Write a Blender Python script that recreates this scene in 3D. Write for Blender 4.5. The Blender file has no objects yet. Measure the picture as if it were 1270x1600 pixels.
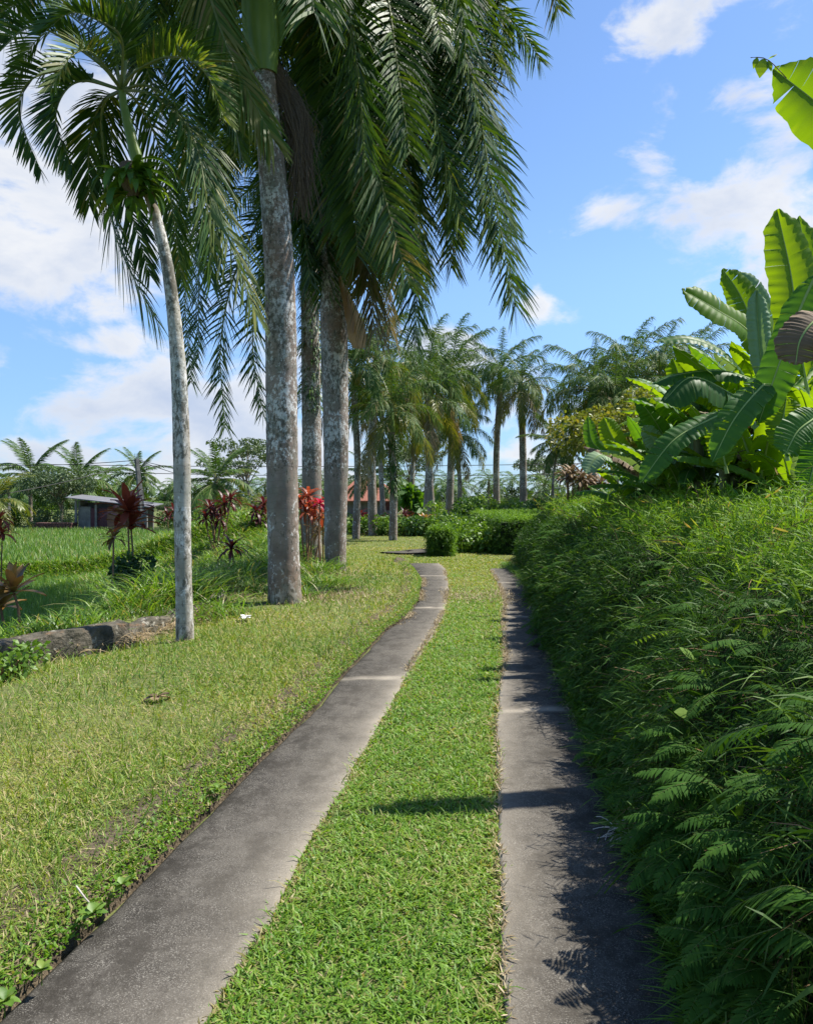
import bpy, math, random
import numpy as np
from mathutils import Vector

R = math.radians
rng = np.random.default_rng(7)
S = bpy.context.scene
COL = S.collection

# ------------------------------------------------------------------ camera, world, sun, exposure
HZ, CXP, FP, EYE = 775.0, 635.0, 1200.0, 1.6      # horizon row, centre column, focal length (photo pixels), eye height
cam_d = bpy.data.cameras.new('camera'); cam = bpy.data.objects.new('camera', cam_d); COL.objects.link(cam)
cam.location = (0, 0, EYE); cam.rotation_euler = (R(90), 0, 0)
cam_d.sensor_fit = 'VERTICAL'; cam_d.sensor_height = 24; cam_d.lens = 24*FP/1600
cam_d.shift_y = -25/1600; cam_d.clip_start = .05; cam_d.clip_end = 3000
S.camera = cam
S.view_settings.view_transform = 'Standard'; S.view_settings.look = 'None'
S.view_settings.exposure = 0.88; S.view_settings.gamma = 1
SUN_AZ, SUN_EL = R(68), R(57)      # azimuth clockwise from +Y
sd = bpy.data.lights.new('sun', 'SUN'); sd.energy = 4.8; sd.angle = R(.53); sd.color = (1, .955, .87)
so = bpy.data.objects.new('sun', sd); COL.objects.link(so)
tos = Vector((math.sin(SUN_AZ)*math.cos(SUN_EL), math.cos(SUN_AZ)*math.cos(SUN_EL), math.sin(SUN_EL)))
so.rotation_euler = tos.to_track_quat('Z', 'Y').to_euler(); so.location = (30, 10, 40)

W = bpy.data.worlds.new('World'); S.world = W; W.use_nodes = True
nt = W.node_tree; N = nt.nodes; L = nt.links
for n in list(N): N.remove(n)
def nd(t, **k):
    n = N.new(t)
    for a, b in k.items(): setattr(n, a, b)
    return n
def mth(op, a, b=None, c=None, clamp=False):
    n = nd('ShaderNodeMath', operation=op, use_clamp=clamp)
    for i, v in enumerate((a, b, c)):
        if v is None: continue
        if isinstance(v, (int, float)): n.inputs[i].default_value = v
        else: L.new(v, n.inputs[i])
    return n.outputs[0]
sky = nd('ShaderNodeTexSky', sky_type='NISHITA', sun_disc=False, sun_elevation=SUN_EL, sun_rotation=SUN_AZ,
         altitude=300, air_density=1.0, dust_density=.4, ozone_density=1.6)
tc = nd('ShaderNodeTexCoord'); sep = nd('ShaderNodeSeparateXYZ'); L.new(tc.outputs['Generated'], sep.inputs[0])
az = mth('ARCTAN2', sep.outputs[0], sep.outputs[1]); el = mth('ARCSINE', sep.outputs[2])
def noise(vec, scale, detail, rough=.55, dist=0.0):
    n = nd('ShaderNodeTexNoise'); L.new(vec, n.inputs['Vector'])
    n.inputs['Scale'].default_value = scale; n.inputs['Detail'].default_value = detail
    n.inputs['Roughness'].default_value = rough; n.inputs['Distortion'].default_value = dist
    return n.outputs[0]
cmb = nd('ShaderNodeCombineXYZ'); L.new(az, cmb.inputs[0]); L.new(mth('MULTIPLY', el, 1.7), cmb.inputs[1])
n1 = noise(cmb.outputs[0], 8.0, 10, .6, .3)
n2 = noise(cmb.outputs[0], 2.3, 4, .5, .6)
# cloud banks of this afternoon sky: (column, row, half width, half height, weight) in photo pixels turned into sky angles
CL = [(90, 380, 190, 110, 1.05), (40, 190, 170, 150, .95), (200, 330, 150, 120, .8), (190, 535, 75, 28, .85), (330, 650, 230, 95, .95), (480, 700, 200, 60, .7),
      (120, 720, 220, 35, .75), (50, 735, 70, 25, .7), (700, 555, 75, 38, 1.05), (860, 690, 80, 60, .75), (800, 640, 60, 50, .9), (1035, 35, 85, 55, .78), (1100, 385, 125, 85, .6),
      (1200, 260, 95, 160, .6), (1080, 420, 70, 60, .55), (1190, 420, 80, 60, .66), (950, 330, 95, 30, .55), (1020, 250, 40, 50, .5), (1120, 330, 90, 60, .62), (1230, 330, 80, 70, .66), (1180, 200, 60, 60, .55), (840, 480, 25, 24, .55), (905, 330, 55, 22, .42), (690, 405, 45, 22, .45),
      (-300, 500, 300, 150, .9), (1700, 500, 300, 160, .8), (300, -500, 300, 200, .6)]
cov = None
for (px, py, sx, sy, w) in CL:
    a0 = math.atan((px-CXP)/FP); e0 = math.atan((HZ-py)/FP*math.cos(a0))
    ra = sx/FP*math.cos(a0)**2; re = sy/FP*math.cos(e0)**2
    dx = mth('MULTIPLY', mth('SUBTRACT', az, a0), 1/ra); dy = mth('MULTIPLY', mth('SUBTRACT', el, e0), 1/re)
    r2 = mth('ADD', mth('MULTIPLY', dx, dx), mth('MULTIPLY', dy, dy))
    g = mth('MULTIPLY', mth('EXPONENT', mth('MULTIPLY', r2, -.7)), w)
    cov = g if cov is None else mth('MAXIMUM', cov, g)
def smooth(v, lo, hi):
    n = nd('ShaderNodeMapRange', interpolation_type='SMOOTHSTEP'); L.new(v, n.inputs[0])
    n.inputs[1].default_value = lo; n.inputs[2].default_value = hi
    return n.outputs[0]
raw = mth('ADD', mth('MULTIPLY', cov, .70), mth('MULTIPLY', mth('SUBTRACT', n1, .5), 1.75))
dens = mth('MULTIPLY', smooth(raw, .20, .56), .94)
ns = noise(cmb.outputs[0], 4.2, 5, .5, .3)
shade = smooth(mth('ADD', mth('MULTIPLY', ns, .8), mth('MULTIPLY', raw, .45)), .42, .95)
cr = nd('ShaderNodeValToRGB'); L.new(shade, cr.inputs[0])
cr.color_ramp.elements[0].color = (1.0, 1.0, 1.0, 1); cr.color_ramp.elements[1].color = (.57, .66, .84, 1)
csc = nd('ShaderNodeVectorMath', operation='SCALE'); L.new(cr.outputs[0], csc.inputs[0]); csc.inputs[3].default_value = 5.1
# the sky itself: Nishita, a little brighter and cleaner
skm = nd('ShaderNodeVectorMath', operation='MULTIPLY'); L.new(sky.outputs[0], skm.inputs[0]); skm.inputs[1].default_value = (.80, .93, 1.08)
hzf = nd('ShaderNodeMapRange', interpolation_type='SMOOTHSTEP'); L.new(el, hzf.inputs[0]); hzf.inputs[1].default_value = -.02; hzf.inputs[2].default_value = .30; hzf.inputs[3].default_value = 0; hzf.inputs[4].default_value = 1
hzm = nd('ShaderNodeMix', data_type='RGBA'); L.new(hzf.outputs[0], hzm.inputs[0]); hzm.inputs[6].default_value = (.50, .60, .80, 1); hzm.inputs[7].default_value = (1, 1, 1, 1)
skh = nd('ShaderNodeVectorMath', operation='MULTIPLY'); L.new(skm.outputs[0], skh.inputs[0]); L.new(hzm.outputs[2], skh.inputs[1])
mx = nd('ShaderNodeMix', data_type='RGBA'); L.new(dens, mx.inputs[0]); L.new(skh.outputs[0], mx.inputs[6]); L.new(csc.outputs[0], mx.inputs[7])
bg = nd('ShaderNodeBackground'); L.new(mx.outputs[2], bg.inputs[0]); bg.inputs[1].default_value = .105
wo = nd('ShaderNodeOutputWorld'); L.new(bg.outputs[0], wo.inputs[0])
S.cycles.max_bounces = 7; S.cycles.diffuse_bounces = 3; S.cycles.glossy_bounces = 2; S.cycles.transmission_bounces = 4
S.cycles.use_denoising = True

# ------------------------------------------------------------------ helpers
def gp(px, py, z=0.0):
    Y = (EYE-z)*FP/(py-HZ); return np.array([(px-CXP)/FP*Y, Y, z])
def at(px, py, Y): return np.array([(px-CXP)/FP*Y, Y, EYE+(HZ-py)/FP*Y])
def nrm(v):
    v = np.asarray(v, float); n = np.linalg.norm(v, axis=-1, keepdims=True); return v/np.maximum(n, 1e-9)
_ph = np.random.default_rng(3).uniform(0, 6.28, (40, 2)); _dr = np.random.default_rng(4).uniform(0, 6.28, 40)
def n2d(x, y, f=1.0, o=0):
    s = 0
    for i in range(7):
        a = _dr[(i+o) % 40]; k = f*(1+.55*i)
        s = s+np.sin((x*np.cos(a)+y*np.sin(a))*k+_ph[(i+o) % 40, 0]+1.3*np.sin((y*np.cos(a)-x*np.sin(a))*k*.6+_ph[(i+o) % 40, 1]))/(1+.35*i)
    return s/3.2
class M:
    def __init__(s): s.v = []; s.f = []; s.r = []; s.m = []; s.n = 0
    def add(s, v, f, rnd, mi=0):
        v = np.asarray(v, np.float32).reshape(-1, 3); f = np.asarray(f, np.int64).reshape(-1, 4)
        s.v.append(v); s.f.append(f+s.n); s.n += len(v)
        s.r.append(np.broadcast_to(np.asarray(rnd, np.float32), (len(v),)).copy()); s.m.append(np.full(len(f), mi, np.int32))
    def ribbons(s, C, Sd, rnd, mi=0):
        C = np.asarray(C, float); n, k, _ = C.shape
        v = np.stack([C-Sd, C+Sd], 2).reshape(n*k*2, 3)
        i = (np.arange(n)[:, None]*k+np.arange(k-1)[None])*2
        f = np.stack([i, i+1, i+3, i+2], -1).reshape(-1, 4)
        s.add(v, f, np.repeat(np.broadcast_to(rnd, (n,)), k*2), mi)
    def folded(s, C, Sd, Up, rnd, mi=0):      # keel in the middle, edges raised by Up
        C = np.asarray(C, float); n, k, _ = C.shape
        v = np.stack([C-Sd+Up, C, C+Sd+Up], 2).reshape(n*k*3, 3)
        i = (np.arange(n)[:, None]*k+np.arange(k-1)[None])*3
        f = np.concatenate([np.stack([i, i+1, i+4, i+3], -1), np.stack([i+1, i+2, i+5, i+4], -1)], 1).reshape(-1, 4)
        s.add(v, f, np.repeat(np.broadcast_to(rnd, (n,)), k*3), mi)
    def tube(s, P, rad, sides=8, rnd=.5, mi=0, cap=True):
        P = np.asarray(P, float); k = len(P); rad = np.broadcast_to(rad, (k,))
        T = nrm(np.gradient(P, axis=0)); ref = np.array([1., 0, 0]) if abs(T[0][0]) < .8 else np.array([0, 1., 0])
        A = nrm(ref-(T@ref)[:, None]*T); B = np.cross(T, A)
        th = np.arange(sides)/sides*2*np.pi
        ring = P[:, None]+(A[:, None]*np.cos(th)[None, :, None]+B[:, None]*np.sin(th)[None, :, None])*rad[:, None, None]
        j = np.arange(sides); a = (np.arange(k-1)[:, None]*sides+j[None]); b = (np.arange(k-1)[:, None]*sides+((j+1) % sides)[None])
        f = np.stack([a, b, b+sides, a+sides], -1).reshape(-1, 4)
        s.add(ring.reshape(-1, 3), f, rnd, mi)
        if cap:
            for r, c in ((ring[-1], P[-1]),):
                v = np.vstack([r, c[None]]); ff = [[q, (q+1) % sides, sides, sides] for q in range(0, sides)]
                ff = [[q, (q+1) % sides, (q+2) % sides, sides] for q in range(0, sides, 2)]
                s.add(v, ff, rnd, mi)
    def box(s, a, b, rnd=.5, mi=0):
        (x0, y0, z0), (x1, y1, z1) = a, b
        v = [(x, y, z) for z in (z0, z1) for y in (y0, y1) for x in (x0, x1)]
        s.add(v, [(0, 2, 3, 1), (4, 5, 7, 6), (0, 1, 5, 4), (2, 6, 7, 3), (0, 4, 6, 2), (1, 3, 7, 5)], rnd, mi)
    def grid(s, P, rnd=.5, mi=0):            # P (a,b,3)
        a, b, _ = P.shape; i = np.arange(a-1)[:, None]*b+np.arange(b-1)[None]
        s.add(P.reshape(-1, 3), np.stack([i, i+1, i+b+1, i+b], -1).reshape(-1, 4), rnd, mi)
    def mesh(s, name, mats, smooth=False, origin=(0, 0, 0)):
        me = bpy.data.meshes.new(name); v = np.concatenate(s.v)-np.asarray(origin, np.float32); f = np.concatenate(s.f).astype(np.int32)
        me.vertices.add(len(v)); me.vertices.foreach_set('co', v.astype(np.float32).ravel())
        me.loops.add(len(f)*4); me.loops.foreach_set('vertex_index', f.ravel())
        me.polygons.add(len(f)); me.polygons.foreach_set('loop_start', np.arange(len(f), dtype=np.int32)*4)
        for m_ in (mats if isinstance(mats, (list, tuple)) else [mats]): me.materials.append(m_)
        me.polygons.foreach_set('material_index', np.concatenate(s.m))
        me.polygons.foreach_set('use_smooth', np.full(len(f), smooth))
        at_ = me.attributes.new('rnd', 'FLOAT', 'POINT'); at_.data.foreach_set('value', np.concatenate(s.r))
        me.update(calc_edges=True); return me
def link(name, me, parent=None, loc=(0, 0, 0), rz=0, sc=1):
    o = bpy.data.objects.new(name, me); COL.objects.link(o)
    if parent: o.parent = parent
    o.location = tuple(float(q) for q in loc); o.rotation_euler = (0, 0, rz); o.scale = (sc, sc, sc)
    return o
def tag(o, label=None, cat=None, group=None, kind=None):
    if label: o['label'] = label
    if cat: o['category'] = cat
    if group: o['group'] = group
    if kind: o['kind'] = kind
    return o
def thing(name, label, cat, loc=(0, 0, 0), rz=0, sc=1, group=None):
    return tag(link(name, None, None, loc, rz, sc), label, cat, group)
def copy_tree(o, parent=None):
    c = o.copy(); COL.objects.link(c); c.parent = parent
    for ch in list(o.children): copy_tree(ch, c)
    return c
def spline(P, n):                             # Catmull-Rom, evenly respaced
    P = np.asarray(P, float); Q = np.vstack([2*P[0]-P[1], P, 2*P[-1]-P[-2]]); out = []
    for i in range(1, len(Q)-2):
        t = np.linspace(0, 1, 12, endpoint=False)[:, None]
        a, b, c, d = Q[i-1], Q[i], Q[i+1], Q[i+2]
        out.append(.5*((2*b)+(c-a)*t+(2*a-5*b+4*c-d)*t*t+(3*b-a-3*c+d)*t**3))
    out = np.vstack(out+[P[-1][None]]); d = np.r_[0, np.cumsum(np.linalg.norm(np.diff(out, axis=0), axis=1))]
    u = np.linspace(0, d[-1], n); return np.stack([np.interp(u, d, out[:, k]) for k in range(3)], 1)

# ------------------------------------------------------------------ materials
def newmat(name):
    m = bpy.data.materials.new(name); m.use_nodes = True; t = m.node_tree
    for n in list(t.nodes): t.nodes.remove(n)
    return m, t
def ramp(t, fac, stops):
    r = t.nodes.new('ShaderNodeValToRGB'); t.links.new(fac, r.inputs[0]); e = r.color_ramp.elements
    while len(e) < len(stops): e.new(.5)
    for q, (p, c) in zip(e, stops): q.position = p; q.color = (*c, 1)
    return r.outputs[0]
def tmath(t, op, a, b, clamp=False):
    n = t.nodes.new('ShaderNodeMath'); n.operation = op; n.use_clamp = clamp
    for i, v in enumerate((a, b)):
        if isinstance(v, (int, float)): n.inputs[i].default_value = v
        else: t.links.new(v, n.inputs[i])
    return n.outputs[0]
def tnoise(t, scale, detail=3, rough=.55, coord='Object', sc=(1, 1, 1)):
    c = t.nodes.new('ShaderNodeTexCoord'); mp = t.nodes.new('ShaderNodeMapping'); mp.inputs['Scale'].default_value = sc
    t.links.new(c.outputs[coord], mp.inputs[0]); n = t.nodes.new('ShaderNodeTexNoise'); t.links.new(mp.outputs[0], n.inputs['Vector'])
    n.inputs['Scale'].default_value = scale; n.inputs['Detail'].default_value = detail; n.inputs['Roughness'].default_value = rough
    return n.outputs[0]
def tmix(t, fac, a, b, mode='MIX'):
    n = t.nodes.new('ShaderNodeMix'); n.data_type = 'RGBA'; n.blend_type = mode
    for i, v in ((0, fac), (6, a), (7, b)):
        if isinstance(v, (int, float)): n.inputs[i].default_value = v
        elif isinstance(v, tuple): n.inputs[i].default_value = (*v, 1)
        else: t.links.new(v, n.inputs[i])
    return n.outputs[2]
def leafmat(name, stops, rough=.5, transl=.3, tcol=(1.25, 1.2, .45), spec=.5, objr=.25, veins=0, nsc=0.0):
    m, t = newmat(name); a = t.nodes.new('ShaderNodeAttribute'); a.attribute_name = 'rnd'
    oi = t.nodes.new('ShaderNodeObjectInfo'); f = tmath(t, 'ADD', tmath(t, 'MULTIPLY', a.outputs['Fac'], 1-objr), tmath(t, 'MULTIPLY', oi.outputs['Random'], objr))
    if nsc: f = tmath(t, 'ADD', f, tmath(t, 'MULTIPLY', tmath(t, 'SUBTRACT', tnoise(t, nsc, 3), .5), .6))
    c = ramp(t, f, stops)
    p = t.nodes.new('ShaderNodeBsdfPrincipled'); t.links.new(c, p.inputs['Base Color']); p.inputs['Roughness'].default_value = rough
    p.inputs['Specular IOR Level'].default_value = spec
    tr = t.nodes.new('ShaderNodeBsdfTranslucent'); t.links.new(tmix(t, 1.0, c, tcol, 'MULTIPLY'), tr.inputs[0])
    mixs = t.nodes.new('ShaderNodeMixShader'); mixs.inputs[0].default_value = transl
    t.links.new(p.outputs[0], mixs.inputs[1]); t.links.new(tr.outputs[0], mixs.inputs[2])
    o = t.nodes.new('ShaderNodeOutputMaterial'); t.links.new(mixs.outputs[0], o.inputs[0])
    return m
def solid(name, c1, c2, scale=3, rough=.85, detail=5, bump=.3, sc=(1, 1, 1), extra=None, lo=.3, hi=.7, bscale=None, bdist=.02):
    m, t = newmat(name); f = tnoise(t, scale, detail, .62, 'Object', sc); c = ramp(t, f, [(lo, c1), (hi, c2)])
    if extra: c = extra(t, c)
    p = t.nodes.new('ShaderNodeBsdfPrincipled'); t.links.new(c, p.inputs['Base Color']); p.inputs['Roughness'].default_value = rough
    p.inputs['Specular IOR Level'].default_value = .25
    if bump:
        b = t.nodes.new('ShaderNodeBump'); b.inputs['Strength'].default_value = bump; b.inputs['Distance'].default_value = bdist
        t.links.new(tnoise(t, bscale or scale*4, 4, .6), b.inputs['Height']); t.links.new(b.outputs[0], p.inputs['Normal'])
    o = t.nodes.new('ShaderNodeOutputMaterial'); t.links.new(p.outputs[0], o.inputs[0]); return m

G = lambda r, g, b: (r, g, b)
m_lawn = leafmat('lawn_blades', [(0, (.055, .15, .010)), (.5, (.13, .27, .018)), (.82, (.21, .34, .03)), (.9, (.30, .33, .07)), (1, (.38, .30, .15))], .55, .4, objr=0)
m_dry = leafmat('dry_lawn_blades', [(0, (.065, .16, .010)), (.42, (.16, .26, .018)), (.68, (.27, .32, .04)), (.86, (.40, .35, .12)), (1, (.50, .40, .21))], .6, .35, objr=0)
m_straw = leafmat('straw', [(0, (.30, .22, .11)), (1, (.50, .38, .22))], .7, .2, (1, 1, .8), objr=0)
m_litter = leafmat('leaf_litter', [(0, (.18, .12, .06)), (.5, (.34, .26, .14)), (1, (.48, .40, .25))], .7, .15, (1, 1, .8), objr=0)
m_tall = leafmat('tall_grass_blades', [(0, (.055, .14, .012)), (.5, (.13, .26, .022)), (.85, (.22, .34, .035)), (1, (.38, .34, .14))], .45, .4, objr=0)
m_rice = leafmat('rice_blades', [(0, (.08, .19, .03)), (.6, (.16, .30, .05)), (.85, (.28, .36, .11)), (1, (.45, .42, .26))], .45, .35, objr=0)
m_palm = leafmat('palm_leaflets', [(0, (.016, .048, .010)), (.35, (.038, .095, .015)), (.7, (.085, .155, .018)), (.88, (.17, .21, .03)), (.96, (.26, .20, .08)), (1, (.32, .24, .13))], .5, .32, (1.4, 1.25, .35), spec=.35)
m_palmy = leafmat('yellowing_palm_leaflets', [(0, (.05, .10, .014)), (.5, (.14, .17, .02)), (.85, (.24, .22, .03)), (1, (.34, .26, .12))], .42, .36, spec=.45)
m_palmd = leafmat('withered_palm_leaflets', [(0, (.08, .09, .03)), (.4, (.20, .17, .07)), (1, (.36, .27, .16))], .55, .3, (1.1, 1, .6))
m_palmf = leafmat('far_palm_leaflets', [(0, (.035, .085, .02)), (.45, (.075, .15, .028)), (.8, (.11, .17, .035)), (.92, (.2, .19, .06)), (1, (.3, .24, .12))], .6, .3, spec=.28)
m_rachis = solid('palm_rachis', (.10, .14, .03), (.20, .20, .07), 5, .5, bump=0)
m_shaft = solid('crownshaft_green', (.10, .17, .03), (.20, .27, .06), 2.2, .35, bump=.1, sc=(3, 3, .5))
m_banana = leafmat('banana_leaf', [(0, (.035, .115, .022)), (.5, (.065, .17, .028)), (.85, (.12, .25, .035)), (.94, (.15, .27, .05)), (1, (.26, .16, .06))], .5, .45, (1.9, 1.6, .2), spec=.3)
m_bananay = leafmat('young_banana_leaf', [(0, (.08, .19, .018)), (.9, (.17, .30, .025)), (1, (.28, .20, .06))], .5, .6, (1.7, 1.35, .15), spec=.3)
m_bananap = leafmat('banana_leaf_underside', [(0, (.16, .27, .13)), (1, (.25, .36, .2))], .6, .25, (1.2, 1.2, .4), spec=.3)
m_banrib = solid('banana_midrib', (.22, .32, .08), (.34, .42, .14), 3, .5, bump=0)
m_dead = leafmat('withered_leaf', [(0, (.08, .05, .028)), (.5, (.21, .14, .075)), (1, (.34, .25, .15))], .8, .12, (1, .9, .7), nsc=6)
m_pseudo = solid('banana_pseudostem', (.12, .10, .05), (.16, .20, .06), 3, .6, sc=(4, 4, .6))
m_hedge_shade = leafmat('hedge_leaves_shade_tone', [(0, (.020, .058, .008)), (.45, (.050, .120, .012)), (.8, (.11, .205, .020)), (.97, (.17, .27, .04)), (1, (.34, .22, .08))], .6, .3, objr=0, spec=.25)  # darker copy for faces away from the sun; shade put into colour
m_hedge_sun = leafmat('hedge_leaves_sun_tone', [(0, (.06, .15, .016)), (.5, (.14, .27, .022)), (.88, (.24, .36, .035)), (1, (.42, .26, .10))], .6, .4, objr=0, spec=.25)  # lighter copy of the same leaves; sunlight put into colour
m_fern = leafmat('fern_pinnae', [(0, (.025, .080, .012)), (.6, (.050, .125, .016)), (1, (.09, .18, .022))], .75, .35, spec=.12)
m_twig = solid('twigs', (.13, .07, .04), (.30, .18, .09), 4, .8, bump=0)
m_core = solid('hedge_core_shade_tone', (.012, .022, .008), (.03, .045, .014), 6, 1, bump=.5)  # near black core; the shade between the leaves is put into its colour
m_red = leafmat('red_cordyline', [(0, (.13, .03, .02)), (.5, (.30, .08, .045)), (.85, (.44, .16, .08)), (1, (.20, .17, .045))], .45, .4, (1.6, 1.0, .6))
m_purple = leafmat('purple_cordyline', [(0, (.03, .008, .012)), (.6, (.085, .02, .022)), (1, (.17, .05, .03))], .45, .3, (1.4, .7, .6))
m_pink = leafmat('crimson_cordyline', [(0, (.35, .01, .05)), (1, (.55, .03, .10))], .4, .35, (1.3, .7, .7))
m_croton = leafmat('bronze_croton', [(0, (.12, .08, .02)), (.5, (.26, .16, .05)), (1, (.42, .22, .08))], .4, .35, (1.2, 1, .6))
m_bush = leafmat('bush_leaves', [(0, (.025, .07, .015)), (.6, (.06, .14, .025)), (1, (.13, .20, .04))], .5, .3)
m_bushl = leafmat('light_bush_leaves', [(0, (.07, .16, .02)), (.6, (.14, .25, .03)), (1, (.24, .32, .05))], .5, .35)
m_ytree = leafmat('yellow_tree_leaves', [(0, (.09, .13, .015)), (.6, (.20, .23, .03)), (1, (.34, .27, .06))], .5, .35)
m_fart = leafmat('far_tree_leaves', [(0, (.05, .09, .04)), (.6, (.10, .15, .06)), (1, (.17, .21, .10))], .6, .25)
m_asp = leafmat('nest_fern_leaves', [(0, (.05, .13, .015)), (.7, (.13, .24, .025)), (1, (.30, .26, .05))], .45, .35)
m_bark = solid('tree_bark', (.12, .10, .07), (.28, .24, .18), 5, .9, sc=(2, 2, .6))
def trunk_extra(seed, white, moss=.0):
    def fn(t, c):
        v = t.nodes.new('ShaderNodeTexNoise'); cc = t.nodes.new('ShaderNodeTexCoord'); mp = t.nodes.new('ShaderNodeMapping')
        mp.inputs['Location'].default_value = (seed, seed*2, 0); mp.inputs['Scale'].default_value = (1, 1, .75)
        t.links.new(cc.outputs['Object'], mp.inputs[0]); t.links.new(mp.outputs[0], v.inputs['Vector'])
        v.inputs['Scale'].default_value = 18; v.inputs['Detail'].default_value = 6; v.inputs['Roughness'].default_value = .72
        big = tnoise(t, 1.2, 3, .6, sc=(1, 1, .7)); f = tmath(t, 'ADD', v.outputs[0], tmath(t, 'MULTIPLY', tmath(t, 'SUBTRACT', big, .5), 1.0))
        c = tmix(t, ramp(t, f, [(.545-white, (0, 0, 0)), (.60-white, (1, 1, 1))]), c, (.62, .60, .56))
        br = tnoise(t, .8, 4, .7, sc=(1.5, 1.5, .6)); c = tmix(t, ramp(t, br, [(.48, (0, 0, 0)), (.62, (.75, .75, .75))]), c, (.23, .145, .095))
        gy = tnoise(t, 1.7, 4, .7, sc=(1.2, 1.2, .8)); c = tmix(t, ramp(t, gy, [(.5, (0, 0, 0)), (.66, (.6, .6, .6))]), c, (.16, .19, .15))
        d = tnoise(t, 22, 5, .75, sc=(1, 1, .5)); g = tmath(t, 'ADD', d, tmath(t, 'MULTIPLY', tmath(t, 'SUBTRACT', tnoise(t, .9, 2), .5), .6))
        c = tmix(t, ramp(t, g, [(.565-moss, (0, 0, 0)), (.63-moss, (.8, .8, .8))]), c, (.07, .065, .045))
        w = t.nodes.new('ShaderNodeTexWave'); w.bands_direction = 'Z'; mp2 = t.nodes.new('ShaderNodeMapping')
        t.links.new(cc.outputs['Object'], mp2.inputs[0]); t.links.new(mp2.outputs[0], w.inputs[0]); w.inputs['Scale'].default_value = 3.2
        w.inputs['Distortion'].default_value = 3.5; w.inputs['Detail'].default_value = 4; w.inputs['Detail Scale'].default_value = 2.5
        return tmix(t, tmath(t, 'MULTIPLY', ramp(t, w.outputs['Fac'], [(0, (1, 1, 1)), (.10, (0, 0, 0))]), .22), c, (.10, .085, .07))
    return fn
m_trunk = solid('palm_trunk_bark', (.15, .11, .085), (.34, .28, .23), 3, .85, 5, .5, (1, 1, .6), trunk_extra(3, .015, .03), bscale=40, bdist=.008)
m_trunkw = solid('white_palm_trunk_bark', (.26, .24, .19), (.52, .49, .43), 3, .85, 5, .5, (1, 1, .6), trunk_extra(8, .04, .055), bscale=45, bdist=.006)
m_fibre = solid('palm_fibre', (.07, .05, .035), (.20, .15, .11), 30, .95, bump=.6, sc=(6, 6, .5))
def ground_extra(t, c):
    f = tnoise(t, 60, 5, .7); return tmix(t, .5, c, ramp(t, f, [(.35, (.04, .06, .012)), (.65, (.20, .20, .07))]))
m_ground = solid('lawn_soil', (.045, .09, .015), (.16, .17, .06), .8, .95, 6, .6, extra=ground_extra, bscale=60)
m_soil = solid('edge_soil', (.05, .038, .025), (.17, .13, .085), 14, .95, 6, .8, bscale=60, bdist=.03)
m_water = solid('paddy_water', (.05, .06, .045), (.10, .11, .08), 2, .12, bump=.05)
def track_extra(t, c):
    g = tnoise(t, 210, 2, .6); c = tmix(t, ramp(t, g, [(.53, (0, 0, 0)), (.66, (.7, .7, .7))]), c, (.30, .28, .24))
    g2 = tnoise(t, 90, 4, .7); c = tmix(t, ramp(t, g2, [(.46, (.5, .5, .5)), (.30, (.0, .0, .0))]), c, (.05, .045, .04)) if False else tmix(t, tmath(t, 'MULTIPLY', ramp(t, g2, [(.34, (1, 1, 1)), (.46, (0, 0, 0))]), .6), c, (.045, .04, .036))
    b = tnoise(t, 3.0, 6, .72, sc=(1, .55, 1)); c = tmix(t, ramp(t, b, [(.54, (0, 0, 0)), (.74, (.6, .6, .6))]), c, (.10, .092, .078))
    mo = tnoise(t, 14, 6, .75); c = tmix(t, ramp(t, mo, [(.46, (0, 0, 0)), (.60, (.62, .62, .62))]), c, (.085, .077, .065))
    dk = tnoise(t, 5.5, 6, .78, sc=(1, .7, 1)); c = tmix(t, ramp(t, dk, [(.47, (0, 0, 0)), (.60, (.85, .85, .85))]), c, (.022, .019, .015))
    vo = t.nodes.new('ShaderNodeTexVoronoi'); vo.feature = 'DISTANCE_TO_EDGE'; vo.inputs['Scale'].default_value = .55
    cc = t.nodes.new('ShaderNodeTexCoord'); wv = t.nodes.new('ShaderNodeVectorMath'); wv.operation = 'MULTIPLY_ADD'; nz = t.nodes.new('ShaderNodeTexNoise'); nz.inputs['Scale'].default_value = 3; nz.inputs['Detail'].default_value = 6
    t.links.new(cc.outputs['Object'], nz.inputs['Vector']); t.links.new(nz.outputs['Color'], wv.inputs[0]); wv.inputs[1].default_value = (.5, .5, .5); t.links.new(cc.outputs['Object'], wv.inputs[2]); t.links.new(wv.outputs[0], vo.inputs['Vector'])
    c = tmix(t, ramp(t, vo.outputs['Distance'], [(.0, (.75, .75, .75)), (.006, (0, 0, 0))]), c, (.02, .018, .014))
    a = t.nodes.new('ShaderNodeAttribute'); a.attribute_name = 'rnd'
    w = tmath(t, 'MULTIPLY', a.outputs['Fac'], tmath(t, 'ADD', .35, tnoise(t, 5, 5, .7)), True)
    return tmix(t, tmath(t, 'MULTIPLY', w, tmath(t, 'ADD', .45, tnoise(t, 120, 3, .7)), True), c, (.33, .29, .23))
m_track = solid('weathered_concrete', (.014, .012, .010), (.058, .051, .042), 1.6, .9, 8, .6, extra=track_extra, lo=.38, hi=.64, bscale=140, bdist=.006)
def wall_extra(t, c):
    f = tnoise(t, 7, 6, .75, sc=(1, 1, 1.2)); c = tmix(t, ramp(t, f, [(.57, (0, 0, 0)), (.64, (.8, .8, .8))]), c, (.38, .36, .30))
    return tmix(t, ramp(t, tnoise(t, 5, 5, .7, sc=(1, 1, .5)), [(.58, (0, 0, 0)), (.70, (.7, .7, .7))]), c, (.22, .11, .045))
m_wall = solid('mossy_stone', (.035, .035, .022), (.15, .13, .10), 9, .95, 6, .8, extra=wall_extra, bscale=30, bdist=.03)
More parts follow.
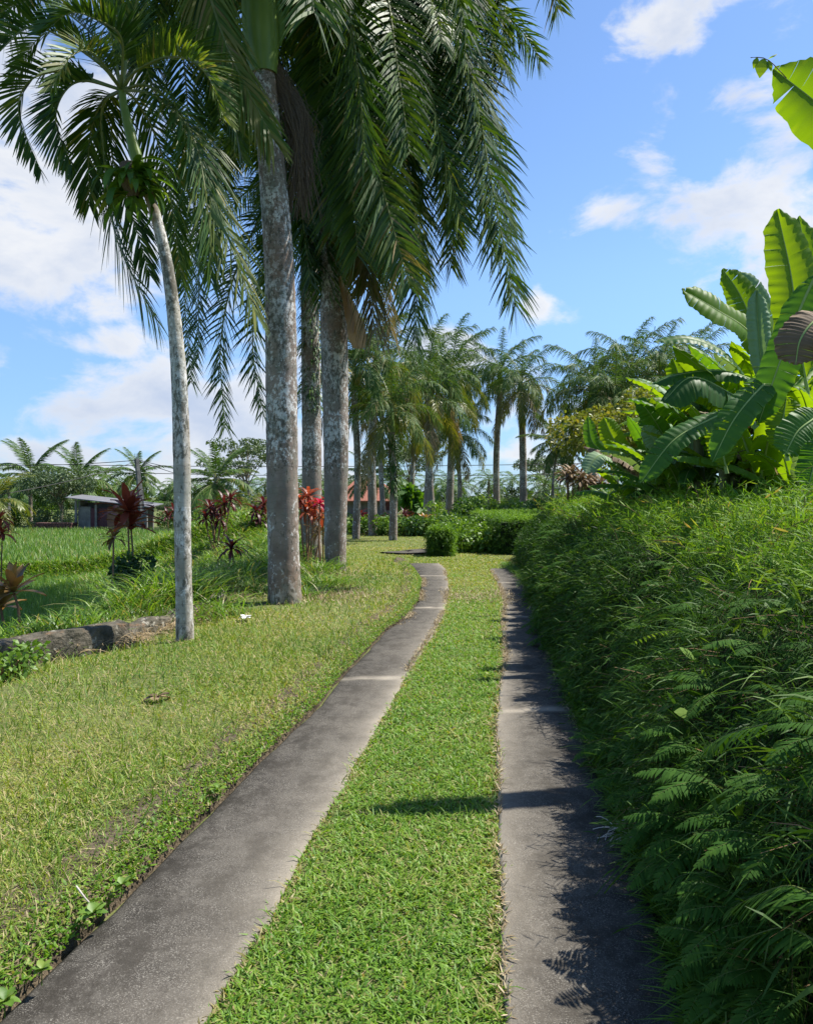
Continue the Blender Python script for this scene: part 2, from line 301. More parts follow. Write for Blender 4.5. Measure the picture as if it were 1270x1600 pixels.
m_grey = solid('grey_plaster', (.13, .125, .12), (.26, .25, .24), 2, .9)
m_tin = solid('old_tin_roof', (.10, .10, .11), (.20, .20, .21), 2, .7, sc=(1, 6, 1))
m_rust = solid('rusty_panel', (.17, .085, .055), (.30, .16, .10), 3, .8)
m_maroon = solid('maroon_panel', (.07, .025, .035), (.12, .045, .055), 3, .6)
m_pole = solid('dark_concrete_pole', (.06, .06, .06), (.20, .20, .19), 4, .9)
m_tile = solid('red_roof_tiles', (.20, .07, .045), (.36, .15, .10), 6, .8, sc=(1, 6, 6))
m_brick = solid('dark_brick_heap', (.06, .03, .03), (.17, .09, .08), 10, .9)
m_wire = solid('black_cable', (.02, .02, .02), (.04, .04, .04), 1, .6, bump=0)
m_white = solid('white_scrap', (.75, .73, .70), (.85, .84, .82), 4, .7)
m_stick = solid('bleached_stick', (.38, .33, .27), (.6, .55, .48), 4, .8)

# ------------------------------------------------------------------ the drive: edges read as ground points
def edge(pts): A = np.array([gp(*p)[:2] for p in pts]); return A[np.argsort(A[:, 1])]
E_lo = edge([(8, 1587), (169, 1429), (252, 1346), (362, 1236), (433, 1165), (500, 1102), (540, 1052), (568, 1024), (605, 984), (633, 967), (655, 938), (660, 907), (648, 889), (636, 880)])
E_li = edge([(323, 1583), (397, 1472), (437, 1404), (490, 1298), (537, 1225), (585, 1140), (608, 1106), (636, 1052), (679, 987), (693, 959), (702, 922), (696, 888), (686, 880)])
E_ri = edge([(790, 1583), (783, 1498), (781, 1370), (777, 1298), (778, 1225), (774, 1126), (779, 1083), (787, 1027), (784, 970), (787, 936), (776, 908), (764, 888)])
E_ro = edge([(1080, 1600), (1040, 1480), (1000, 1370), (960, 1290), (930, 1200), (895, 1110), (880, 1078), (857, 1015), (843, 976), (826, 930), (812, 905), (795, 891)])
def ex(E, y):
    y = np.asarray(y, float); x = np.interp(y, E[:, 1], E[:, 0]); s = (E[3, 0]-E[0, 0])/(E[3, 1]-E[0, 1])
    return np.where(y < E[0, 1], E[0, 0]+s*(y-E[0, 1]), x)
WALL = np.array([[-9.0, -6.0], [-4.6, 4.0], [-3.72, 7.0], [-3.08, 8.2], [-2.85, 9.6], [-2.62, 11.0], [-2.25, 14.], [-2.05, 17.5], [-2.8, 22], [-3.8, 27], [-5.5, 34], [-6.5, 60], [-8, 900]])
def wallx(y): return np.interp(y, WALL[:, 1], WALL[:, 0])
def height(x, y):
    x = np.asarray(x, float); y = np.asarray(y, float)
    sm = lambda a: np.clip(a, 0, 1)**2*(3-2*np.clip(a, 0, 1))
    d = wallx(y)-x                           # metres beyond the lawn on the field side
    bund = 22.5+.35*np.sin(x*.5)
    field = -.95+.40*sm((y-bund+.7)/1.3)+.14*np.exp(-((y-bund-.3)/.5)**2)
    lawn = .02*n2d(x, y, .6)
    fz = .22*(1-sm(d/2.5))+field*sm((d-.6)/3.6)
    h = np.where(d > 0, sm(d/.25)*fz, lawn)
    h = h+np.where(d > 0, 1, 0)*1.15*np.exp(-(((x+5.6)/2.6)**2+((y-24)/4.5)**2))*sm(d/2)
    return h
# ground sheet
def axis(n, lim, dense): u = np.linspace(-1, 1, n); return np.sign(u)*(np.abs(u)*dense+(lim-dense)*np.abs(u)**5)
gx = axis(420, 700, 24); gy = axis(420, 900, 55)+12
X, Yg = np.meshgrid(gx, gy); Z = height(X, Yg)
corr = (X > ex(E_lo, Yg)-.35) & (X < ex(E_ro, Yg)+.5) & (Yg < 19.5)
Z = np.where(X > ex(E_ro, np.minimum(Yg, 19))+.2, np.where(Yg < 21, .0, Z), Z)
lawnreg = (X > wallx(Yg)+.35) & (X < ex(E_lo, Yg)+.05) & (Yg < 19.4) & (Yg > -3)
Z = np.where(corr, -.018, Z); Z = np.where(lawnreg, -.05, Z)
g = M(); g.grid(np.stack([X, Yg, Z], -1)); tag(link('ground', g.mesh('ground', m_ground, True)), kind='structure')
# raised lawn on the left with its crumbling soil edge
ys = np.arange(-3, 19.2, .06); el_ = ex(E_lo, ys); wl = wallx(ys)+.05
prof = [(0, -.06), (.015, .0), (.05, .045), (.12, .07), (.22, .08)]
cols = []
for i, (d, z) in enumerate(prof):
    j = .018*n2d(ys*9, ys*0+i, 1, i)+.022*n2d(ys*2.3, ys*0, 1, 9)
    cols.append(np.stack([el_-.03-d-np.abs(j)*.8, ys, z+.012*n2d(ys*11, ys*0+i*3, 1, i+3)*(i > 0)], -1))
for q in np.linspace(.03, 1, 40):
    x = (el_-.28)*(1-q)+wl*q; hz = .08-.0*q+.012*n2d(x*3, ys*3, 1, 5)+.02*n2d(x, ys, .7, 2)
    hz = hz-.10*np.clip(1-(x-wl)/.8, 0, 1)*(ys < 10)
    hz = np.where(ys > 17.2, hz*(1-np.clip((ys-17.2)/1.8, 0, 1)*.9), hz)
    cols.append(np.stack([x, ys, hz], -1))
LG = np.stack(cols, 1); g = M(); g.grid(LG[:, 5:]); tag(link('lawn', g.mesh('lawn', m_ground, True)), kind='structure')
g = M(); g.grid(LG[:, :6]); tag(link('lawn_edge_soil', g.mesh('lawn_edge_soil', m_soil, False)), kind='structure')
def lawn_z(x, y): return np.where(y > 17.2, .08*(1-np.clip((y-17.2)/1.8, 0, 1)*.9), .08)+.012*n2d(x*3, y*3, 1, 5)-.10*np.clip(1-(x-wallx(y)-.05)/.8, 0, 1)*(y < 10)
# concrete wheel tracks
def track(name, Ea, Eb, y0, y1, worn):
    ys = np.arange(y0, y1, .05); a = ex(Ea, ys)+.012*n2d(ys*6, ys*0, 1, 7); b = ex(Eb, ys)+.015*n2d(ys*5, ys*0, 1, 11)
    q = np.array([0, .0, .03, .12, .3, .5, .7, .88, .97, 1, 1]); P = a[:, None]*(1-q)+b[:, None]*q
    z = np.tile(np.array([-.12, -.008, .0, .002, .003, .003, .003, .002, .0, -.008, -.12]), (len(ys), 1)); z[:, 2:9] += .002*n2d(P[:, 2:9]*4, ys[:, None]*4, 1, 3)
    for ye in joints: z[:, 1:10] -= .006*np.exp(-((ys-ye)/.05)**2)[:, None]
    P = np.stack([P, np.broadcast_to(ys[:, None], P.shape), z], -1); g = M()
    if worn > 0: w = np.array([0, 0, .0, .05, .12, .2, .32, .6, .85, 1, 1])
    else: w = np.array([1, 1, .9, .55, .25, .15, .1, .05, .0, 0, 0])
    w = np.tile(w, (len(ys), 1))*(.75+.45*n2d(ys*1.5, ys*0, 1, 2))[:, None]
    for ye in joints: w += 1.1*np.exp(-((ys[:, None]-ye-.05*n2d(P[..., 0]*9, 0*P[..., 0], 1, 5))/.055)**2)*(.9+.6*n2d(P[..., 0]*14, 0*P[..., 0], 1, 9))
    g.grid(P, np.clip(w, 0, 1).ravel())
    return tag(link(name, g.mesh(name, m_track, True)), kind='structure')
joints = [6.75, 11.0, 15.4]; track('left_track', E_lo, E_li, -3, 18.3, 1)
joints = [5.75, 10.2, 14.2]; track('right_track', E_ri, E_ro, -3, 17.0, -1)
# the drive bending away to the left beyond the small hedge
g = M(); c = spline([gp(705, 862), gp(668, 862), gp(640, 865), gp(600, 862)], 20); T = nrm(np.gradient(c, axis=0)); sd_ = np.cross(T, [0, 0, 1.])
q = np.linspace(-.5, .5, 5); P = c[:, None]+sd_[:, None]*q[None, :, None]*1.0; P[..., 2] = .05; P[-5:, :, 2] -= np.linspace(0, .12, 5)[:, None]; g.grid(P, .1); tag(link('bend_track', g.mesh('bend_track', m_track, True)), kind='structure')

# ------------------------------------------------------------------ grass
def blades(m, xy, z, Lm, w, tilt, rnd, K=3, droop=.5, mi=0, r=rng):
    n = len(xy); a = r.uniform(0, 2*np.pi, n); L_ = Lm*r.uniform(.55, 1.3, n); tl = tilt*r.uniform(.3, 1.25, n)
    d = np.stack([np.sin(tl)*np.cos(a), np.sin(tl)*np.sin(a), np.cos(tl)], -1); t = np.linspace(0, 1, K)
    base = np.column_stack([xy, z]); C = base[:, None]+d[:, None]*(L_[:, None]*t)[..., None]
    C[..., 2] -= (droop*L_[:, None]*t**2*.6); out = np.stack([np.cos(a), np.sin(a), 0*a], -1); C += out[:, None]*(droop*.35*L_[:, None]*t**2)[..., None]
    yaw = a+np.pi/2+r.normal(0, .5, n); s = np.stack([np.cos(yaw), np.sin(yaw), r.normal(0, .25, n)], -1)
    wp = np.array([.7, 1, .12]) if K == 3 else np.interp(t, [0, .3, .7, 1], [.6, 1, .8, .06])
    Sd = s[:, None]*(w*.5*r.uniform(.7, 1.3, n)[:, None]*wp)[..., None]
    m.ribbons(C, Sd, rnd, mi)
def scatter(y0, y1, fx0, fx1, dens, jag=0.0):
    xs0 = min(np.min(fx0(np.linspace(y0, y1, 20))), 99); xs1 = max(np.max(fx1(np.linspace(y0, y1, 20))), -99)
    n = int((y1-y0)*(xs1-xs0)*dens); y = rng.uniform(y0, y1, n); x = rng.uniform(xs0, xs1, n)
    j = jag*n2d(y*7, y*0, 1, 4); k = (x > fx0(y)+j) & (x < fx1(y)-j) & (np.abs(x) < .56*np.maximum(y, .5)+.4)
    return x[k], y[k]
gm = M()
for (y0, y1, dens, L_, w) in ((1.9, 3.2, 9500, .045, .0065), (3.2, 5, 7500, .045, .007), (5, 8, 4600, .045, .009), (8, 13, 2600, .045, .012), (13, 18.5, 1500, .045, .016)):
    x, y = scatter(y0, y1, lambda t: ex(E_li, t)-.015, lambda t: ex(E_ri, t)+.015, dens, .035)
    p = n2d(x*2, y*2, 1, 2); rn = np.clip(.64+.14*p+rng.normal(0, .2, len(x))+np.clip((y-10)/14, 0, .3), 0, .93)
    edge_d = np.minimum(x-ex(E_li, y), ex(E_ri, y)-x); rn = np.where((edge_d < .05) & (rng.random(len(x)) < .35), .97, rn)
    rn = np.where(rng.random(len(x)) < .025, 1, rn)
    blades(gm, np.column_stack([x, y]), np.full(len(x), -.018), L_*(1+.35*n2d(x*5, y*5, 1, 16)), w, 1.0, rn, droop=.55)
    k = rng.random(len(x)) < .03; blades(gm, np.column_stack([x, y])[k], np.full(k.sum(), -.01), L_*1.9, w*.8, .6, rn[k], K=4, droop=.7)
tag(link('centre_grass', gm.mesh('centre_grass', m_lawn)), 'bright green mown grass between the two concrete tracks', 'grass', kind='stuff')
gm = M()
for (y0, y1, dens, L_, w) in ((1.9, 3.4, 10000, .04, .0045), (3.4, 5.5, 7000, .04, .0055), (5.5, 9, 4200, .04, .007), (9, 14, 2400, .04, .010), (14, 19.2, 1400, .04, .015)):
    x, y = scatter(y0, y1, lambda t: wallx(t)+.02, lambda t: ex(E_lo, t)-.07, dens, .04)
    ed = ex(E_lo, y)-x
    p = n2d(x*1.3, y*1.3, 1, 6); p2 = n2d(x*.5, y*.5, 1, 12); rn = .50+.22*p+.34*p2+rng.normal(0, .2, len(x)); rn = np.where(rng.random(len(x)) < .07, 1, rn)
    keep = rng.random(len(x)) < np.clip(.5+(ed-.12)*2.4, .45, 1)*(1-.25*(p > .5)); x, y, rn = x[keep], y[keep], rn[keep]
    blades(gm, np.column_stack([x, y]), lawn_z(x, y)-.006, L_*(1+.35*n2d(x*4, y*4, 1, 16)), w, 1.0, np.clip(rn, 0, 1), droop=.5)
    # sparse taller blades and straw lying about
    k = rng.random(len(x)) < .05; blades(gm, np.column_stack([x, y])[k], lawn_z(x, y)[k], .12, w, .5, np.clip(rn[k]-.2, 0, .7), droop=.4)
    k = rng.random(len(x)) < .05; blades(gm, np.column_stack([x, y])[k], lawn_z(x, y)[k]+.012, .07, w*.5, 1.45, np.ones(k.sum()), droop=.1)
tag(link('lawn_grass', gm.mesh('lawn_grass', m_dry)), 'patchy green and straw coloured lawn grass left of the drive', 'grass', kind='stuff')
# grass beyond the end of the tracks
gm = M()
for (y0, y1, dens) in ((16.5, 24, 750), (24, 40, 300)):
    n = int((y1-y0)*26*dens); y = rng.uniform(y0, y1, n); x = rng.uniform(-12, 14, n)
    k = (x > wallx(y)) & ~((y < 18.4) & (x > ex(E_lo, y)-.1) & (x < ex(E_li, y)+.05)) & ~((y < 17) & (x > ex(E_ri, y)) & (x < ex(E_ro, y)+.1)) & ~((y < 19.2) & (x < ex(E_lo, y)))
    k &= ~((np.abs(y-21.8) < .45) & (x > -.1) & (x < 1.3)) & (x < 5.5)
    x, y = x[k], y[k]; rn = np.clip(.62+.18*n2d(x, y, 1, 3)+rng.normal(0, .18, len(x)), 0, 1)
    blades(gm, np.column_stack([x, y]), height(x, y)-.01, .055, .02, 1.0, rn, droop=.4)
tag(link('far_lawn_grass', gm.mesh('far_lawn_grass', m_dry)), 'sunlit yellowish lawn grass where the drive bends away', 'grass', kind='stuff')
# creeping weeds and litter along the soil edge
gm = M(); n = 20000; y = rng.uniform(1.9, 18, n)**1; y = 1.9+(y-1.9)**1.25/16.1**.25; x = ex(E_lo, y)-.015-np.abs(rng.normal(0, .09, n))
k = n2d(x*4, y*4, 1, 14) > -.45; x, y = x[k], y[k]
blades(gm, np.column_stack([x, y]), np.interp(ex(E_lo, y)-x, [0, .04, .12], [-.01, .03, .07])+.02*rng.random(len(x)), .024, .009, 1.2, rng.uniform(.15, 1, len(x)), droop=.2)
tag(link('edge_weeds', gm.mesh('edge_weeds', m_lawn)), 'small creeping weeds on the soil edge along the left track', 'weeds', kind='stuff')
gm = M()
for (E, sgn, ylo, yhi, cnt, sp) in ((E_lo, .5, 9.5, 15, 2600, .09), (E_li, -.6, 7, 16.5, 2600, .05), (E_ri, .6, 7, 16.5, 3300, .05), (E_ri, .4, 2.1, 7, 600, .02), (E_ro, -.4, 3, 16, 900, .07)):
    y = rng.uniform(ylo, yhi, cnt); x = ex(E, y)+sgn*np.abs(rng.normal(0, sp, cnt))
    k = n2d(x*2, y*2.2, 1, 8) > -.25; x, y = x[k], y[k]
    blades(gm, np.column_stack([x, y]), np.full(len(x), .006), .04, .006, 1.5, rng.random(len(x)), droop=.05)
y = rng.normal(12.2, .5, 1300); x = rng.uniform(.55, 1.75, 1300); blades(gm, np.column_stack([x, y]), np.full(1300, .015), .05, .009, 1.4, rng.random(1300), droop=.1)
y = rng.normal(11.6, .5, 1500); x = rng.normal(-1.2, .5, 1500); blades(gm, np.column_stack([x, y]), np.full(1500, .10), .07, .010, 1.4, rng.random(1500), droop=.1)
tag(link('leaf_litter', gm.mesh('leaf_litter', m_litter)), 'tan leaf litter and straw along the edges of the tracks', 'leaf litter', kind='stuff')
# tall grass on the bank behind the wall and between the palms
gm = M()
def tuft(x, y, n, Lm, w, spread, m=gm, tl=.45, lo=0, hi=.85):
    px = x+rng.normal(0, spread, n); py = y+rng.normal(0, spread, n)
    blades(m, np.column_stack([px, py]), height(px, py)-.02, Lm, w, tl, np.where(rng.random(n) < .10, 1, rng.uniform(lo, hi, n)), K=6, droop=.75)
for i in range(520):
    y = rng.uniform(6.2, 26); d = abs(rng.normal(0, 1.1))+.12; x = wallx(y)-d
    if y > 13.5 and d < .3: continue
    h_ = (.26 if y < 10 else .42)*rng.uniform(.7, 1.5); tuft(x, y, 46, h_, .009+.0004*y, .16)
for i in range(300):
    y = rng.uniform(19, 30); x = rng.uniform(-10, -3.2); 
    if x > wallx(y)-.3: continue
    tuft(x, y, 40, .42, .02, .35, lo=.1)
for (px, py, n, l_) in ((500, 870, 420, .75), (485, 890, 300, .6), (465, 905, 200, .5), (515, 885, 200, .5), (440, 885, 200, .5), (300, 920, 260, .8), (250, 925, 260, .8), (335, 930, 160, .6), (400, 895, 220, .55), (225, 930, 200, .8), (200, 940, 160, .6)):
    p = gp(px, py+40 if px < 420 else py+35); tuft(p[0], p[1], n, l_, .013, .20, tl=.6, lo=.15)
tag(link('tall_grass', gm.mesh('tall_grass', m_tall)), 'tall arching green grass on the bank behind the low wall', 'grass', kind='stuff')
gm = M()
for i in range(190):
    y = rng.uniform(7.6, 16); x = wallx(y)+rng.normal(0, .12); px = x+rng.normal(0, .1, 26); py = y+rng.normal(0, .15, 26)
    blades(gm, np.column_stack([px, py]), .05+0*px, .22, .007, 1.1, rng.uniform(0, 1, 26), K=4, droop=.8)
for (cx_, cy_, n) in ((-1.35, 14.6, 260), (-1.9, 11.2, 60), (-1.6, 15.6, 160)):
    px = rng.normal(cx_, .3, n); py = rng.normal(cy_, .35, n); blades(gm, np.column_stack([px, py]), .06+0*px, .35, .008, 1.2, rng.uniform(0, 1, n), K=4, droop=.8)
tag(link('dry_grass', gm.mesh('dry_grass', m_straw)), 'straw coloured dead grass hanging over the low wall and round the palm feet', 'dry grass', kind='stuff')
# rice
gm = M()
for y in np.arange(11.5, 22, .22):
    x = np.arange(-.6*y-1, wallx(y)-2.6, .22); x = np.repeat(x, 16)+rng.normal(0, .035, len(x)*16); yy = y+rng.normal(0, .04, len(x))
    blades(gm, np.column_stack([x, yy]), np.full(len(x), -.95), .42, .010, .28, rng.uniform(0, .75, len(x)), K=3, droop=.25)
for y in np.concatenate([np.arange(23.5, 34, .3), np.arange(34, 46, .45)]):
    x = np.arange(-.6*y-1, min(wallx(y)-2.2, -3), .28); x = np.repeat(x, 12)+rng.normal(0, .06, len(x)*12); yy = y+rng.normal(0, .06, len(x))
    blades(gm, np.column_stack([x, yy]), height(x, yy), .36, .024, .3, np.clip(.45+.2*n2d(x*.8, yy*.8, 1, 6)+rng.normal(0, .3, len(x)), 0, 1), K=3, droop=.25)
tag(link('rice_crop', gm.mesh('rice_crop', m_rice)), 'green rice growing in rows in the paddy beyond the bank', 'rice', kind='stuff')
g = M(); g.grid(np.array([[(-60, 10.8, -.90), (-4.6, 10.8, -.90)], [(-60, 22.4, -.90), (-4.6, 22.4, -.90)]], float)); tag(link('paddy_water', g.mesh('paddy_water', m_water)), kind='structure')
gm = M(); n = 42000; x = rng.uniform(-16, -3.4, n); y = 22.4+.35*np.sin(x*.5)+rng.normal(0, .5, n)
blades(gm, np.column_stack([x, y]), height(x, y)-.02, .17, .02, .7, rng.uniform(0, 1, n), droop=.5)
tag(link('bund_grass', gm.mesh('bund_grass', m_tall)), 'short scrubby grass on the earth bund between the two paddies', 'grass', kind='stuff')

# ------------------------------------------------------------------ palms
NLK = 1.0
def frond(m, path, nl, Ll, wl, K=5, phi=(0, .5), droop=.5, base=.12, tipfrac=.4, rr=.028, rmean=.4, rsp=.25, ang=(.55, 1.05), r=rng, one=0, h=None, mi=0, dry=.04, dense=1):
    P = spline(path, 30); T = nrm(np.gradient(P, axis=0))
    nl = int(nl*NLK)
    hd = (P[-1]-P[0])*[1, 1, 0] if h is None else np.asarray(h, float); hd = nrm(hd+1e-6); s0 = np.cross(hd, [0, 0, 1.])
    m.tube(P, np.linspace(rr, rr*.15, 30), 5, rnd=.5, mi=1, cap=False)
    for s in (1, -1):
        if one and s != one: continue
        t = np.linspace(base, .995, nl)+r.normal(0, .003, nl); t = np.clip(t, 0, 1)
        idx = t*29; C0 = np.stack([np.interp(idx, np.arange(30), P[:, k]) for k in range(3)], 1)
        Tt = nrm(np.stack([np.interp(idx, np.arange(30), T[:, k]) for k in range(3)], 1))
        sd = nrm(s0-(Tt@s0)[:, None]*Tt); nn = np.cross(sd, Tt)
        ph = phi[0]+r.normal(0, phi[1], nl); al = np.interp(t, [0, 1], ang[::-1])[:, None]+r.normal(0, .06, nl)[:, None]
        ra = s*sd*np.cos(ph)[:, None]+nn*np.sin(ph)[:, None]
        d = ra*np.sin(al)+Tt*np.cos(al); pn = nrm(nn*np.cos(ph)[:, None]-s*sd*np.sin(ph)[:, None])
        l_ = Ll*np.interp(t, [base, base+.12, .45, .8, 1], [.55, .9, 1, .75, tipfrac])*r.uniform(.88, 1.08, nl)
        tt = np.linspace(0, 1, K); C = C0[:, None]+d[:, None]*(l_[:, None]*tt)[..., None]
        C[..., 2] -= droop*l_[:, None]*tt**2*r.uniform(.7, 1.3, nl)[:, None]
        # keep the length when it bends down
        Sv = nrm(np.cross(d, pn)+.001); prof = np.interp(tt, [0, .15, .6, 1], [.5, 1, .85, .08])
        Sd = Sv[:, None]*(wl*.5*prof)[None, :, None]*r.uniform(.8, 1.15, nl)[:, None, None]
        rn = np.clip(rmean+r.normal(0, rsp, nl)+.12*(t > .85), 0, .93); rn = np.where(r.random(nl) < dry, 1, rn)
        m.ribbons(C, Sd, rn, mi)
def arc(L_, e0, e1, p=1.2, n=12, az=0, sway=0.0):
    t = np.linspace(0, 1, n); e = e0+(e1-e0)*t**p; a = az+sway*t*t
    st = np.stack([np.cos(e)*np.cos(a), np.cos(e)*np.sin(a), np.sin(e)], 1)*L_/(n-1); st[0] = 0
    return np.cumsum(st, 0)
def frond_pool(tagname, L_, nl, Ll, wl, K, mat, levels, var=2, **kw):
    pool = []
    for li, (e0, e1) in enumerate(levels):
        for v in range(var):
            r = np.random.default_rng(100*li+v+len(tagname)); m = M()
            frond(m, arc(L_*r.uniform(.92, 1.06), R(e0+r.uniform(-6, 6)), R(e1+r.uniform(-8, 8)), 1.1, sway=r.uniform(-.3, .3)), nl, Ll, wl, K, r=r, rmean=.35+.08*li, **kw)
            pool.append((li, m.mesh(tagname, [mat, m_rachis])))
    return pool
LV = [(80, 25), (62, -25), (40, -60), (12, -80), (-18, -88)]
pool_near = frond_pool('royal_frond', 4.6, 160, .85, .036, 5, m_palm, LV, 3, droop=.35, ang=(.8, 1.15), phi=(.1, .5), rr=.04, dry=.03)
LVM = [(80, 10), (60, -35), (40, -62), (18, -78), (-8, -86)]
pool_mid = frond_pool('mid_frond', 3.0, 84, .62, .036, 4, m_palmf, LVM, 2, droop=.7, phi=(.1, .6), rr=.03, dry=.05)
pool_mid = [q for q in pool_mid if q[0] < 4]+[(4, q[1]) for q in frond_pool('hanging_frond', 3.0, 80, .6, .036, 4, m_palmy, [LVM[3], LVM[4]], 2, droop=.7, phi=(.1, .6), rr=.03, dry=.12)]
pool_dry = frond_pool('dry_frond', 2.9, 44, .6, .05, 4, m_palmd, [(-30, -88), (-50, -89)], 2, droop=.6, phi=(0, .4), rr=.03)
pool_coco = frond_pool('coconut_frond', 3.2, 66, .7, .062, 3, m_palmf, [(72, 20), (48, -15), (22, -45), (-8, -70)], 2, droop=.3, phi=(-.2, .15), rr=.03, dry=.04)
pool_yel = frond_pool('yellow_frond', 2.6, 30, .55, .06, 3, m_palmy, [(60, 0), (20, -50), (-10, -75)], 2, droop=.35, phi=(0, .2), rr=.03)
GA = 2.39996
def crown(root, top, pool, n, sc=1.0, r=rng, skip=None, levels=5, name='frond'):
    for i in range(n):
        f = i/(n-1); lv = min(levels-1, int(f*levels)); c = [q for q in pool if q[0] == lv]
        me = c[int(r.integers(len(c)))][1]; a = i*GA+r.uniform(-.25, .25)
        if skip and skip(a % (2*np.pi), lv): continue
        o = link(name, me, root, (top[0], top[1], top[2]-.05-.35*f*sc), a, sc*r.uniform(.9, 1.08))
def trunk_mesh(pts, rads, name, mat, sides=20, n=60, seed=1, origin=(0, 0, 0)):
    P = spline(pts, n); r_ = np.interp(np.linspace(0, 1, n), np.linspace(0, 1, len(rads)), rads)
    r_ = r_*(1+.012*np.sin(np.arange(n)*2.1)+.01*np.random.default_rng(seed).normal(size=n)); m = M(); m.tube(P, r_, sides)
    return m.mesh(name, mat, True, origin)
def palm(label, base, top, rads, shaft, cfg, name='royal_palm', group=None, bend=0.0, mat=None, nf=18, sc=1, pool=None, levels=5, skip=None, dryn=0, seed=0, shaftr=None):
    r = np.random.default_rng(seed+50); base = np.asarray(base, float); d = np.asarray(top, float)-base
    root = thing(name, label, 'palm', base, group=group)
    mid = d*.5+np.array([bend, 0, 0]); tm = trunk_mesh([(0, 0, -.2), mid, d], rads, 'trunk', mat or m_trunk, seed=seed); link('trunk', tm, root)
    rt = rads[-1]
    if shaft:
        s = M(); k = 12; sr = shaftr or rt*1.15; P = np.stack([np.full(k, d[0]), np.full(k, d[1]), d[2]+np.linspace(-.05, shaft, k)], 1)
        s.tube(P, np.interp(np.linspace(0, 1, k), [0, .2, .6, 1], [sr*1.02, sr*1.12, sr*.85, sr*.42]), 16); link('crownshaft', s.mesh('crownshaft', m_shaft, True), root)
    tp = d+np.array([0, 0, shaft])
    crown(root, tp, pool or pool_mid, nf, sc, r, skip, levels)
    for i in range(dryn):
        link('frond', pool_dry[i % 4][1], root, tp+np.array([0, 0, -.5]), r.uniform(0, 6.28), sc)
    return root, tp
def hero(root, org, specs, Ll, wl, mat, nl=80, **kw):
    global NLK
    NLK = 2.1 if Ll > .6 else 1.35
    for q in specs:
        path, opt = q[0], dict(kw); opt.update(q[1] if len(q) > 1 else {}); mt = opt.pop('mat', mat); n_ = opt.pop('nl', nl); ll = opt.pop('Ll', Ll)
        m = M(); frond(m, [at(*p) for p in path], n_, ll, wl, r=np.random.default_rng(int(path[0][0]+path[-1][1]*3) % 9999), **opt)
        o = link('frond', m.mesh('frond', [mt, m_rachis], origin=org), root)

# palm 1: slender white trunk, strongly arching fronds
b1 = gp(290, 1010); b1[2] = .06
root = thing('manila_palm', 'slender leaning palm with narrow white lichened trunk, nearest to the low wall', 'palm', b1)
Y1 = b1[1]; tp = [at(290, 1020, Y1), at(286, 850, Y1), at(284, 700, Y1), at(278, 560, Y1), at(264, 430, Y1+.05), at(243, 335, Y1+.1), at(225, 285, Y1+.15)]
link('trunk', trunk_mesh(np.array(tp), [.098, .085, .088, .09, .082, .07, .06, .055], 'trunk', m_trunkw, 18, 80, 1, b1), root)
s = M(); s.tube(spline([at(225, 287, Y1+.15), at(208, 225, Y1+.18), at(195, 170, Y1+.2), at(190, 135, Y1+.2)], 14), np.interp(np.linspace(0, 1, 14), [0, .3, 1], [.06, .068, .035]), 14); link('crownshaft', s.mesh('crownshaft', m_shaft, True, b1), root)
c0 = (190, 140, Y1+.2)
adon = dict(K=4, phi=(.65, .18), droop=.12, rr=.018, ang=(.55, .95), rmean=.35, base=.18)
